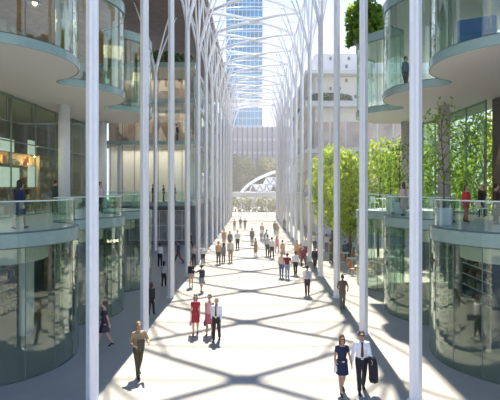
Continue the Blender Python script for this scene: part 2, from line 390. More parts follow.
# ------------------------------------------------------------------ foliage
def leaves(m, c, r, n, size, flat=0.0, rnd=random):
    for _ in range(n):
        while True:
            p = V(rnd.uniform(-1, 1), rnd.uniform(-1, 1), rnd.uniform(-1, 1))
            if 0.25 < p.length < 1: break
        p = V(c[0]+p.x*r[0], c[1]+p.y*r[1], c[2]+p.z*r[2])
        d = V(rnd.gauss(0, 1), rnd.gauss(0, 1), rnd.gauss(0, 1)*(1-flat)-0.3).normalized(); u = d.cross(V(rnd.gauss(0, .4), rnd.gauss(0, .4), 1)).normalized()
        L = size*rnd.uniform(.7, 1.3); W = L*0.28; nn = d.cross(u)
        o = len(m.v); m.v += [tuple(p-d*L/2), tuple(p+u*W+nn*W*0.4), tuple(p+d*L/2), tuple(p-u*W+nn*W*0.4)]
        m.f += [(o, o+1, o+2), (o, o+2, o+3)]
def tree(name, x, y, z, h, spread, label, group=None, lm=None, n=2600, size=0.26, trunk=0.1, clear=0.35, cat='tree', seed=0, clumps=14):
    rnd = random.Random(seed); root = empty(name, (x, y, z)); tag(root, label, cat, group)
    t = MB(); top = V(rnd.uniform(-.2, .2), rnd.uniform(-.2, .2), h*0.9)
    P = [V(0, 0, -0.02), V(rnd.uniform(-.05, .05), 0, h*clear), top*0.7, top]
    t.tube(P, [trunk, trunk*.8, trunk*.5, trunk*.15], 8); C = []
    for i in range(clumps):
        a = i*2.4+rnd.uniform(-.3, .3); zz = h*(clear+(1-clear)*(i+.5)/clumps); k = math.sin(PI*min(1, max(.12, (i+1.2)/(clumps+1))))**0.7
        e = V(math.cos(a)*spread*k*.68, math.sin(a)*spread*k*.68, zz); C.append(e)
        t.tube([V(top.x*zz/h, top.y*zz/h, max(h*clear*.9, zz-0.18*h)), (V(top.x*zz/h, top.y*zz/h, zz)+e)*.5+V(0, 0, -.06*h), e], [trunk*.38, trunk*.25, trunk*.08], 5)
    t.build('trunk', BARK, root, smooth=True); m = MB()
    for e in C: leaves(m, e, (spread*.5, spread*.5, h*(1-clear)*.16), n//clumps, size, rnd=rnd)
    m.build('foliage', lm or LEAF, root); return root

# ------------------------------------------------------------------ garden court on the sunny side
GT = [(7.6, 36.5, 8.2, 2.0, 'bright green young tree nearest the white columns in the garden court'),
      (7.2, 42.5, 9.2, 2.2, 'bright green tree behind the cafe tables in the garden court'),
      (10.4, 38.5, 9.2, 2.5, 'broad bright green tree in the middle of the garden court'),
      (8.4, 47.5, 9.6, 2.4, 'tall bright green tree at the far end of the garden court'),
      (13.9, 34.0, 10.2, 2.5, 'bright green tree seen through the far end of the gallery glass'),
      (14.4, 28.5, 10.2, 2.7, 'bright green tree behind the gallery facade glass, near the round columns'),
      (14.8, 23.2, 9.8, 2.6, 'bright green tree behind the gallery facade beside the dark wall'),
      (18.5, 31.0, 11, 3.2, 'large bright green tree standing deeper in the garden behind the gallery'),
      (19.5, 39.0, 11, 3.2, 'large green tree at the back of the garden'),
      (14.5, 44.5, 10, 2.8, 'green tree in front of the pale garden building')]
for i, (x, y, h, s, lab) in enumerate(GT):
    tree('garden_tree', x, y, 0, h, s, lab[0].upper()+lab[1:], 'trees of the garden court', LEAF, 2900, 0.34, 0.11, 0.26, seed=20+i, clumps=16)
def potted(x, y, h, s, lab, seed, n, clear=.3):
    root = tree('potted_tree', x, y, 4.48, h, s, lab, 'potted trees on the gallery', LEAFM, n, 0.16, 0.04, clear, seed=seed, clumps=16, cat='potted tree')
    for c in root.children: c.location.z = 0.45
    p = MB(); p.lathe([(0.27, 0.0), (0.30, 0.03), (0.32, 0.62), (0.30, 0.64), (0.28, 0.60), (0.27, 0.5), (0.02, 0.48)], n=28)
    po_ = p.build('pot', mat('white planter', (0.72, 0.76, 0.78), 0.5), root, smooth=False)
    q = MB(); q.lathe([(0.275, 0.45), (0.275, 0.52), (0.1, 0.545)], n=20); q.build('soil', mat('dark soil', (0.06, 0.045, 0.03), 0.95), po_)
potted(7.15, 17.3, 4.0, 1.2, 'Slender tree in a round white planter, nearest on the garden side gallery', 3, 460, .3)
potted(7.62, 24.0, 3.4, 1.0, 'Leafy tree in a round white planter beside the pink dressed woman', 4, 380)
potted(8.9, 30.1, 3.0, 0.9, 'Leafy tree in a round white planter at the far end of the gallery', 5, 700)
# building behind the garden court, with planted terraces
gb = empty('garden_building', (14.6, 58, 0)); tag(gb, 'Pale multi storey building with planted terraces behind the garden trees', 'building')
PALE = mat('pale stone facade', (0.70, 0.68, 0.64), 0.8, var=0.04)
b = MB(); b.box((0.5, 18, 11.35), (14.8, 36, 22.7)); b.build('wall', PALE, gb)
t = MB()
for z in (4.48, 10.3, 16.0, 20.0): t.box((0, 17.2, z), (16.6, 38, 0.45))
t.build('terrace', SOFFIT, gb)
for z in (5.0, 10.8):
    for i in range(7):
        q = MB(); q.box((-6.0+2.0*i, -0.03, z+1.7), (1.7, 0.12, 3.2)); q.build('window', mat('warm dim window', (0.48, 0.38, 0.32), 0.25, var=0.3, scale=0.7), gb)
        q = MB(); q.box((-6.95, 3.0+3.4*i, z+1.7), (0.12, 2.9, 3.2)); q.build('window', MATS['warm dim window'], gb)
for z in (16.3, 20.1):
    for i in range(12):
        for j in range(3 if z < 20 else 2):
            if (i*7+j*5+int(z)) % 3: 
                q = MB(); q.box((-6.4+1.15*i+0.3*(j % 2), -0.02, z+1.0+1.0*j), (0.3, 0.1, 0.42)); q.build('small_window', mat('small dark window', (0.16, 0.16, 0.17), 0.3), gb)
m = MB(); leaves(m, (-10.5, 46.0, 18.75), (4.6, .5, .8), 1800, .3); tag(m.build('terrace_hedge', LEAFD), 'Dark green hedge on the terrace of the shaded cross wing', 'hedge')
for i, (x, y, z, wd, lab) in enumerate(((9.3, 56.9, 16.23, 6.0, 'Dark green hedge along the front of the third floor planted terrace'), (6.75, 72, 16.23, 0.8, 'Dark green hedge along the nave side of the third floor planted terrace'))):
    m = MB(); d = 0.5 if i == 0 else 13
    leaves(m, (x, y, z+0.6), (wd/2, d, 0.75), 2200, 0.3); o = tag(m.build('terrace_hedge', LEAFD), lab, 'hedge')
    pl = MB(); pl.box((x, y, z+0.14), (wd, d*2-0.2 if i else 0.8, 0.28)); pl.build('planter', SOFFIT, o)
# planting hanging from the third floor slab
def hanging(x, y, z, r, n, lab, seed):
    rnd = random.Random(seed); root = empty('hanging_plant', (x, y, z)); tag(root, lab, 'plant', 'plants on the top terrace')
    p = MB(); p.lathe([(r*.55, 0), (r*.62, .35), (r*.58, .37), (r*.5, .3)], n=24); p.build('planter', MGREY, root)
    m = MB(); leaves(m, (0, 0, 1.4), (r, r, 1.4), n, .46, rnd=rnd)
    for i in range(16):
        a = rnd.uniform(0, 2*PI); L = rnd.uniform(.2, .8)
        leaves(m, (math.cos(a)*r*.85, math.sin(a)*r*.85, .5-L/2), (.16, .16, L/2+.15), n//32, .32, rnd=rnd)
    m.build('foliage', LEAFM, root)
hanging(6.75, 28.1, 14.70, 1.15, 1000, 'Bright green plant hanging over the tip of the top terrace', 1)
hanging(8.0, 30.0, 14.70, 0.85, 1000, 'Bright green trailing plant at the far end of the top terrace', 2)
hanging(7.2, 21.0, 14.70, 0.8, 900, 'Dark round planting bowl with leaves on the nearer top terrace', 3)

# ------------------------------------------------------------------ far end of the nave
g = empty('entrance_portal', (0, 93.2, 0)); tag(g, 'White portal frame with a transom beam across the far end of the hall', 'portal')
m = MB(); m.box((0, 0, 4.35), (11.4, 1.2, 1.05)); m.build('transom_beam', WHITE, g, bevel=0.05)
for x in (-5.15, 5.15):
    m = MB(); m.box((x, 0, 11.2), (0.85, 0.7, 22.4)); m.build('post', WHITE, g, bevel=0.04)
m = MB(); m.box((0, 0, 22.6), (11.4, 0.9, 0.6)); m.build('head_beam', WHITE, g, bevel=0.04)
for x in (-2.6, 0, 2.6):
    m = MB(); m.box((x, 0, 1.9), (0.14, 0.2, 3.84)); m.build('mullion', WHITE, g)
for i, (x, y, h) in enumerate(((-11, 158, 16), (-6.5, 161, 17), (-2, 157.5, 15), (2.8, 161, 15.5), (7.4, 158, 14.5), (12, 161, 15.5), (-16, 160, 16), (-4, 167, 16), (5, 167, 15.5))):
    tree('plaza_tree', x, y, -0.05, h, 3.6, 'Pale olive street tree on the plaza beyond the far portal', 'street trees beyond the portal', LEAFO, 1900, 0.7, 0.2, 0.3, seed=60+i)
hd = MB(); leaves(hd, (0, 109.5, 1.5), (24, 1.4, 1.9), 5200, 0.6)
tag(hd.build('plaza_hedge', LEAFO), 'Long olive clipped hedge under the plaza trees', 'hedge')
# white lattice shell pavilion
sh = empty('shell_pavilion', (20.5, 148, 0)); tag(sh, 'White arched lattice shell with triangular openings on the plaza', 'pavilion')
m = MB()
def shp(u, v): a = PI*u; return V(-26*math.cos(a), 7.0*(v-.5), 12.6*math.sin(a))
NU, NV = 22, 4
for i in range(NU):
    for j in range(NV):
        a, b_, c, d = shp(i/NU, j/NV), shp((i+1)/NU, j/NV), shp((i+1)/NU, (j+1)/NV), shp(i/NU, (j+1)/NV)
        m.tube([a, c], 0.1, 5); m.tube([b_, d], 0.1, 5); m.tube([a, d], 0.1, 5)
m.build('lattice', WHITE, sh)
for v in (0, 1):
    m = MB(); m.tube([shp(i/40, v) for i in range(41)], 0.42, 8); m.build('edge_arch', WHITE, sh, smooth=True)
fr = MB(); ga = MB()
for i in range(-11, 12):
    for j in range(0, 6):
        x0, z0 = i*2.2, j*2.2
        for tri in (((x0, z0), (x0+2.2, z0), (x0+1.1, z0+2.2)), ((x0+1.1, z0+2.2), (x0+3.3, z0+2.2), (x0+2.2, z0))):
            if all((px/25.8)**2+(pz/12.5)**2 <= 1 for px, pz in tri):
                P3 = [V(px, -3.2, pz) for px, pz in tri]
                for q in range(3): fr.tube([P3[q], P3[(q+1) % 3]], .17, 5)
                if (i+2*j) % 3 or tri[0][1] > z0: ga.rings([[p+V(0, t, 0) for p in P3] for t in (0.02, .1)])
fr.build('gable_lattice', WHITE, sh); ga.build('gable_panel', WHITE, sh)
# buildings in the distance
ob = empty('office_block', (-1, 176, 0)); tag(ob, 'Grey lavender office block with tall vertical fins beyond the plaza', 'building')
LAV = mat('lavender grey glazing', (0.42, 0.43, 0.52), 0.3, var=0.15, scale=0.2)
m = MB(); m.box((0, 8, 14.4), (76, 16, 28.8)); m.build('wall', LAV, ob)
m = MB()
for z in (4.0, 9.0, 14.0, 19.0, 24.0, 28.8): m.box((0, -0.1, z), (76.6, 0.9, 0.9 if z < 28 else 0.4))
m.build('floor_band', mat('pale lavender stone', (0.70, 0.69, 0.73), 0.7), ob)
m = MB(); i = -37.6
while i < 38: m.box((i, -0.6, 14.4), (0.6, 0.9, 28.8)); i += 1.9
m.build('fins', mat('mid lavender stone', (0.12, 0.115, 0.15), 0.7), ob)
def tower(x, y, wd, h, lab, c, cat='tower'):
    root = empty('glass_tower', (x, y, 0)); tag(root, lab, cat)
    m = MB(); m.box((0, 0, h/2), (wd, wd, h)); m.build('glass_shaft', c, root)
    b = MB(); z = 4.0
    while z < h: b.box((0, 0, z), (wd+.3, wd+.3, 0.55)); z += 3.9
    b.build('floor_bands', mat('pale blue band', (0.34, 0.50, 0.62), 0.4), root)
    v = MB()
    for i in range(1, 9): v.box((-wd/2+wd*i/9, -wd/2, h/2), (0.25, 0.5, h))
    v.build('mullions', MATS['pale blue band'], root)
tower(-5.2, 258, 19.5, 165, 'Tall pale blue glass tower rising above the office block', mat('blue tower glass', (0.035, 0.19, 0.33), 0.25, var=0.3, scale=0.12))
# soft light haze filling the long hall and the plaza
hz = MB(); hz.box((0, 69, 12), (36, 78, 28)); ho = hz.build('haze', mat('unused', (1, 1, 1)))
hm = bpy.data.materials.new('sunlit haze'); hm.use_nodes = True; hn = hm.node_tree; hn.nodes.clear()
ou = hn.nodes.new('ShaderNodeOutputMaterial'); vs = hn.nodes.new('ShaderNodeVolumeScatter'); vs.inputs['Density'].default_value = 0.0038; vs.inputs['Anisotropy'].default_value = 0.35
vs.inputs['Color'].default_value = (1, 1, 1, 1); hn.links.new(vs.outputs[0], ou.inputs['Volume']); ho.data.materials.clear(); ho.data.materials.append(hm)
tag(ho, 'thin sunlit haze filling the hall and plaza', 'haze', kind='stuff')

# ------------------------------------------------------------------ interiors and furniture
def shelving(x, y, z, rz, wd, h, lab, grp, cols, seed, shelves=5, wood=None, boards=None):
    WOOD_ = wood or WOOD; BO = boards or WOOD
    rnd = random.Random(seed); root = empty('shelving_unit', (x, y, z), rz); tag(root, lab, 'shelves', grp)
    for sx_ in (-1, 1):
        m = MB(); m.box((sx_*wd/2, 0, h/2), (0.05, 0.4, h)); m.build('side_panel', WOOD_, root)
    m = MB(); m.box((0, 0.19, h/2), (wd, 0.02, h)); m.build('back_panel', WOOD_, root)
    goods = {}
    for i in range(shelves+1):
        zz = 0.05+i*(h-0.1)/shelves
        m = MB(); m.box((0, 0, zz), (wd, 0.4, 0.04)); m.build('shelf', BO, root)
        if i == shelves: break
        xx = -wd/2+0.1
        while xx < wd/2-0.25:
            ww = rnd.uniform(.08, .28); hh = rnd.uniform(.15, .75)*(h/shelves-.1)
            if rnd.random() < .8: goods.setdefault(rnd.choice(cols), MB()).box((xx+ww/2, -.03, zz+.02+hh/2), (ww*.9, .26, hh))
            xx += ww+.03
    for c, m in goods.items():
        o = m.build('goods', mat('goods %.2f %.2f %.2f' % c, c, 0.6), root); o['kind'] = 'stuff'
WC = [(.62, .30, .14), (.75, .55, .32), (.35, .18, .12), (.8, .75, .65), (.25, .3, .32), (.6, .2, .12)]
for i in range(5):
    shelving(-12.9-.25*(i % 2), 16.2+3.1*i, 4.48, PI/2, 2.7, 3.3, 'Tall oak shelving with coloured goods on the warm lit gallery shop wall', 'shelving in the gallery shops', WC, 100+i)
for i, (y, x) in enumerate(((15.2, -12.2), (19.0, -12.2), (22.4, -12.2), (27.5, -12.2))):
    shelving(x+.1, y, 10.46, PI/2, 2.6, 2.4, 'Oak shelving with mixed goods behind the upper glass of the shaded side', 'shelving behind the upper glass', WC, 140+i)
shelving(-11.7, 21.4, 0, PI/2, 2.6, 2.7, 'Oak shelving with warm coloured goods behind the nearest ground floor glass bay', None, WC, 150)
shelving(-11.7, 27.4, 0, PI/2, 2.6, 2.7, 'Oak shelving with warm goods behind the second ground floor glass bay', None, WC, 151)
DK = [(.05, .05, .05), (.16, .06, .03), (.3, .27, .22), (.09, .09, .1)]
shelving(11.6, 18.3, 0, -PI/2, 4.2, 3.2, 'Wide shelving with dark boxes behind the nearest glass bay below the potted tree', None, DK, 152, wood=DGREY, boards=WHITE)
shelving(11.6, 23.6, 0, -PI/2, 3.2, 3.0, 'Shelving with dark boxes behind the second glass bay on the garden side', None, DK, 153, wood=DGREY, boards=WHITE)
# lit display panels in the gallery shop
for i, (y0, y1, z0, z1, lab) in enumerate(((21.3, 22.5, 7.6, 8.2, 'White lit panel hanging high in the gallery shop, wider and nearer one'), (23.9, 24.7, 7.6, 8.35, 'White lit panel hanging high beside the nearest round column'),
        (23.9, 24.9, 5.9, 7.0, 'White lit poster at head height beside the nearest round column'), (21.2, 23.0, 5.9, 6.85, 'White lit display behind the woman in the blue coat'))):
    root = empty('lit_panel', (-11.75, (y0+y1)/2, (z0+z1)/2)); tag(root, lab, 'display panel')
    m = MB(); m.box((0, 0, 0), (0.04, y1-y0, z1-z0)); m.build('screen', mat('lit white panel', (.9, .9, .85), .5, emit=(1, .97, .9), estr=0.55), root)
    m = MB(); m.box((-.03, 0, 0), (0.03, y1-y0+.06, z1-z0+.06)); m.build('frame', DARK, root)
    m = MB(); m.tube([(-.03, 0, (z1-z0)/2), (-.03, 0, 10.18-(z0+z1)/2)], .012, 6); m.build('hanger', DARK, root)
# pendant lamps
def pendant(x, y, ztop, drop, lab, grp, col=(1, .8, .5), power=12, shade=DARK):
    root = empty('pendant_lamp', (x, y, ztop)); tag(root, lab, 'lamp', grp)
    m = MB(); m.tube([(0, 0, 0), (0, 0, -drop)], .012, 6); m.build('cord', DARK, root)
    m = MB(); m.lathe([(.03, -drop+.02), (.08, -drop), (.26, -drop-.22), (.25, -drop-.22), (.07, -drop-.02)], n=20); ls_ = m.build('lamp_shade', shade, root, smooth=True)
    m = MB(); m.ell((0, 0, -drop-.17), (.09, .09, .09)); m.build('bulb', mat('warm bulb', (1, .8, .5), .5, emit=(1, .72, .4), estr=6), ls_)
    l = bpy.data.lights.new('lamp_glow', 'POINT'); l.energy = power; l.color = col; l.shadow_soft_size = .1; o = bpy.data.objects.new('lamp_glow', l); COL.objects.link(o); o.parent = root; o.location = (0, 0, -drop-.3)
pendant(-8.2, 17.2, 14.25, 1.3, 'Dark pendant lamp behind the nearest upper glass bay', None)
pendant(-9.6, 22.6, 14.25, 1.5, 'Dark pendant lamp behind the second upper glass bay', None)
pendant(-8.4, 24.2, 4.08, 0.8, 'Orange glowing pendant lamp in the ground floor bay behind the thick front column', None, power=5)
for i, y in enumerate((14.5, 18.5, 22.5, 26.5)):
    pendant(-12.6, y, 10.18, 2.3, 'Warm pendant lamp hanging in the gallery shop', 'pendant lamps in the gallery shop', power=110)
def wall_light(x, y, z):
    root = empty('wall_light', (x, y, z)); tag(root, 'Warm wall light glowing on the dark stone wall of the gallery', 'lamp')
    m = MB(); m.lathe([(.06, -.15), (.07, -.15), (.09, .15), (.06, .15)], n=16); m.build('shade', DARK, root)
    m = MB(); m.box((.1, 0, 0), (.1, .1, .12)); m.build('bracket', DARK, root)
    l = bpy.data.lights.new('lamp_glow', 'SPOT'); l.energy = 260; l.color = WARM; l.spot_size = 1.3; l.spot_blend = .6; o = bpy.data.objects.new('lamp_glow', l); COL.objects.link(o); o.parent = root; o.location = (0, 0, -.2)
wall_light(11.42, 21.2, 8.6)
# square pier and counter on the ground floor
m = MB(); m.box((-9.1, 18.4, 2.04), (0.42, 0.42, 4.06)); o = m.build('square_pier', COLM, bevel=.01); tag(o, 'White square pier inside the nearest ground floor glass bay', 'column')
m = MB(); m.box((-10.6, 17.4, 2.3), (.12, 2.6, 3.2)); o = m.build('partition_panel', MGREY); tag(o, 'Grey partition panel behind the white square pier', 'partition'); 
m = MB(); m.box((0, 0, 0.35), (.2, 2.6, .7)); q = m.build('plinth', DGREY, o); q.location = (-10.6, 17.4, 0)
def table(x, y, z, r, lab, grp=None, h=.73, top=None):
    root = empty('round_table', (x, y, z)); tag(root, lab, 'table', grp)
    m = MB(); m.lathe([(r*.96, h-.03), (r, h-.02), (r, h), (.01, h)], n=24); m.build('tabletop', top or mat('white laminate', (.82, .82, .80), .35), root)
    m = MB(); m.lathe([(.03, .03), (.03, h-.02)], n=10); m.build('pedestal', WHITE, root)
    m = MB(); m.lathe([(.24, 0), (.24, .02), (.04, .035)], n=20); m.build('base', WHITE, root)
def chair(x, y, z, rz, lab, grp=None, m1=None, m2=None):
    root = empty('chair', (x, y, z), rz); tag(root, lab, 'chair', grp); m1 = m1 or mat('tan shell', (.42, .22, .11), .5); m2 = m2 or WHITE
    m = MB(); m.rings([[(sx_*.21, -.2, .45), (sx_*.21, -.2, .475), (sx_*.2, .2, .475), (sx_*.2, .2, .45)] for sx_ in (-1, -.5, 0, .5, 1)]); m.build('seat', m1, root)
    m = MB(); m.rings([[(sx_*.2, .2-.05*abs(sx_), .50), (sx_*.2, .22-.05*abs(sx_), .50), (sx_*.19, .27-.06*abs(sx_), .83-.04*abs(sx_)), (sx_*.19, .25-.06*abs(sx_), .83-.04*abs(sx_))] for sx_ in (-1, -.5, 0, .5, 1)]); m.build('backrest', m1, root)
    m = MB(); m.tube([(-.1, .19, .46), (-.1, .22, .52)], .012, 6); m.tube([(.1, .19, .46), (.1, .22, .52)], .012, 6); m.build('bracket', m2, root)
    for sx_ in (-1, 1):
        for sy in (-1, 1):
            m = MB(); m.tube([(sx_*.16, sy*.16, .455), (sx_*.21, sy*.21, 0)], [.016, .011], 6); m.build('leg', m2, root)
tp = [at(352, 268), at(361, 277), at(344, 262), at(372, 272)]
WT = ['Round white cafe table nearest the white columns in the sunny court', 'Round white cafe table beside the third glass bay', 'Round white cafe table farthest back among the standing people', 'Round white cafe table behind the third glass bay edge']
CN = ['with its back to the columns', 'facing the columns', 'on the far side']
for i, (x, y) in enumerate(tp):
    table(x, y, 0, .42, WT[i], 'cafe tables')
    for j, a in enumerate((-.5, 1.9, 3.9)):
        chair(x+.68*math.sin(a), y-.68*math.cos(a), 0, a+PI, 'Tan chair %s at the %s' % (CN[j], ['nearest cafe table', 'cafe table beside the glass bay', 'farthest cafe table', 'cafe table behind the bay edge'][i]), 'cafe chairs')
WS = mat('white shell', (.8, .8, .78), .4)
for i, (x, y) in enumerate(((7.9, 28.3), (9.3, 26.0), (10.5, 20.0))):
    nm = ['far end of the potted tree gallery', 'middle of the potted tree gallery', 'gallery beside the woman in red'][i]
    table(x, y, 4.48, .4, 'Round white table at the '+nm, 'gallery tables')
    for j, a in enumerate((.6, PI+.5)):
        chair(x+.66*math.sin(a), y-.66*math.cos(a), 4.48, a+PI, ('White shell chair, %s side, table at the '+nm) % ('near' if j == 0 else 'far'), 'gallery chairs', WS)
table(-9.6, 14.8, 0, .55, 'Round table in the nearest ground floor bay on the shaded side', None)
for j, a in enumerate((.3, 2.4, 4.4)):
    chair(-9.6+.8*math.sin(a), 14.8-.8*math.cos(a), 0, a+PI, ['Tan chair on the hall side of the round table in the shaded glass bay', 'Tan chair behind the round table in the shaded glass bay', 'Tan chair on the inner side of the round table in the shaded glass bay'][j], 'chairs in the shaded glass bay')
def counter(x, y, z, rz, wd, lab, body, topm):
    root = empty('service_counter', (x, y, z), rz); tag(root, lab, 'counter')
    m = MB(); m.box((0, 0, .5), (wd, .55, 1.0)); m.build('body', body, root, bevel=.02)
    m = MB(); m.box((0, -.03, 1.03), (wd+.1, .7, .06)); m.build('worktop', topm, root, bevel=.01)
    m = MB(); m.box((0, .02, .05), (wd-.1, .5, .1)); m.build('plinth', DARK, root)
counter(9.6, 15.2, 0, -PI/2+.2, 2.2, 'Pale counter inside the nearest glass bay on the garden side', mat('beige panel', (.55, .5, .42), .6), mat('dark worktop', (.08, .08, .08), .3))
counter(-9.3, 22.4, 0, PI/2, 2.0, 'Dark counter inside the second glass bay on the shaded side', DGREY, WOOD)
# blue sofas behind the upper glass
def sofa(x, y, z, rz, wd, lab, high=0.0):
    root = empty('sofa', (x, y, z), rz); tag(root, lab, 'sofa', 'blue sofas behind the upper glass'); BL = mat('deep blue fabric', (0.035, 0.13, 0.36), .85)
    m = MB(); m.box((0, 0, .28), (wd, .85, .26)); m.build('base', BL, root, bevel=.04)
    m = MB(); m.box((0, -.34, .62), (wd, .2, .48+high)); m.build('backrest', BL, root, bevel=.07)
    for s in (-1, 1):
        m = MB(); m.box((s*(wd/2-.09), .02, .50), (.18, .82, .32)); m.build('armrest', BL, root, bevel=.05)
        m = MB(); m.box((s*wd*.23, .08, .45), (wd*.42, .62, .14)); m.build('cushion', BL, root, bevel=.05)
        for t in (-1, 1):
            m = MB(); m.tube([(s*(wd/2-.1), t*.33, .16), (s*(wd/2-.08), t*.36, 0)], .02, 6); m.build('leg', DARK, root)
sofa(7.35, 15.15, 10.46, -.5, 1.15, 'Deep blue high backed armchair sofa at the tip of the nearest upper glass bay', .08)
sofa(8.75, 14.1, 10.46, -.2, 1.5, 'Deep blue long sofa near the edge of the photo behind the upper glass')

# ------------------------------------------------------------------ people
def fuse(name, mb, voxel, m, parent=None, extra=None, smooth_it=4):
    me = bpy.data.meshes.new(name); me.from_pydata(mb.v, [], mb.f); bm = bmesh.new(); bm.from_mesh(me); bmesh.ops.recalc_face_normals(bm, faces=bm.faces); bm.to_mesh(me); bm.free()
    o = bpy.data.objects.new(name+'_src', me); COL.objects.link(o)
    r = o.modifiers.new('r', 'REMESH'); r.mode = 'VOXEL'; r.voxel_size = voxel
    if smooth_it: s = o.modifiers.new('s', 'SMOOTH'); s.iterations = smooth_it; s.factor = .5
    dg = bpy.context.evaluated_depsgraph_get(); ev = o.evaluated_get(dg); n = bpy.data.meshes.new_from_object(ev, depsgraph=dg)
    bpy.data.objects.remove(o); bpy.data.meshes.remove(me)
    if extra:
        bm = bmesh.new(); bm.from_mesh(n); t = bpy.data.meshes.new('t'); t.from_pydata(extra.v, [], extra.f); bm.from_mesh(t); bmesh.ops.recalc_face_normals(bm, faces=bm.faces); bm.to_mesh(n); bm.free(); bpy.data.meshes.remove(t)
    n.name = name; n.materials.clear(); n.materials.append(m); n.shade_smooth()
    q = bpy.data.objects.new(name, n); COL.objects.link(q)
    if parent: q.parent = parent
    return q
def cm(c, r=.8): return mat('cloth %.2f %.2f %.2f' % c, c, r, var=.1, scale=9)
SKINS = {'l': (.60, .38, .28), 'm': (.42, .25, .17), 'd': (.16, .09, .06)}
HAIRS = {'br': (.09, .05, .03), 'bk': (.02, .018, .018), 'bl': (.34, .22, .10), 'gr': (.30, .29, .28), 'au': (.16, .07, .035)}
def hand(m, wr, d, side, s, curl=.5, big=1.0):
    d = d.normalized(); u = V(0, -1, 0); u = (u-d*u.dot(d)).normalized(); n = d.cross(u).normalized()   # u: thumb side, n: across the palm
    if n.x*side > 0: n = -n                                     # the palm faces the body
    m.rings([[wr+d*t*s+u*(a*wd*s)+n*(b*.013*s) for a, b in ((-1, -1), (1, -1), (1, 1), (-1, 1))] for t, wd in ((-.015, .024), (.03, .036), (.085, .038), (.095, .034))])
    for i, L in enumerate((.068, .078, .072, .055)):
        p0 = wr+d*(.085*s)+u*((.028-.0187*i)*s); a1 = curl*.6; a2 = curl*1.5
        p1 = p0+(d*math.cos(a1)+n*math.sin(a1))*L*.5*s; p2 = p1+(d*math.cos(a2)+n*math.sin(a2))*L*.3*s; p3 = p2+(d*math.cos(a2*1.35)+n*math.sin(a2*1.35))*L*.22*s
        m.tube([p0-d*.012*s, p0, p1, p2, p3], [.0088*s, .009*s, .0082*s, .0074*s, .006*s], 6)
    t0 = wr+d*.02*s+u*.03*s; t1 = t0+(d*.6+u*.7+n*.2).normalized()*.035*s; t2 = t1+(d*.9+u*.25+n*.3).normalized()*.032*s; t3 = t2+(d*.95+n*.4).normalized()*.02*s
    m.tube([t0-u*.012*s, t0, t1, t2, t3], [.011*s, .0115*s, .0105*s, .009*s, .007*s], 6)
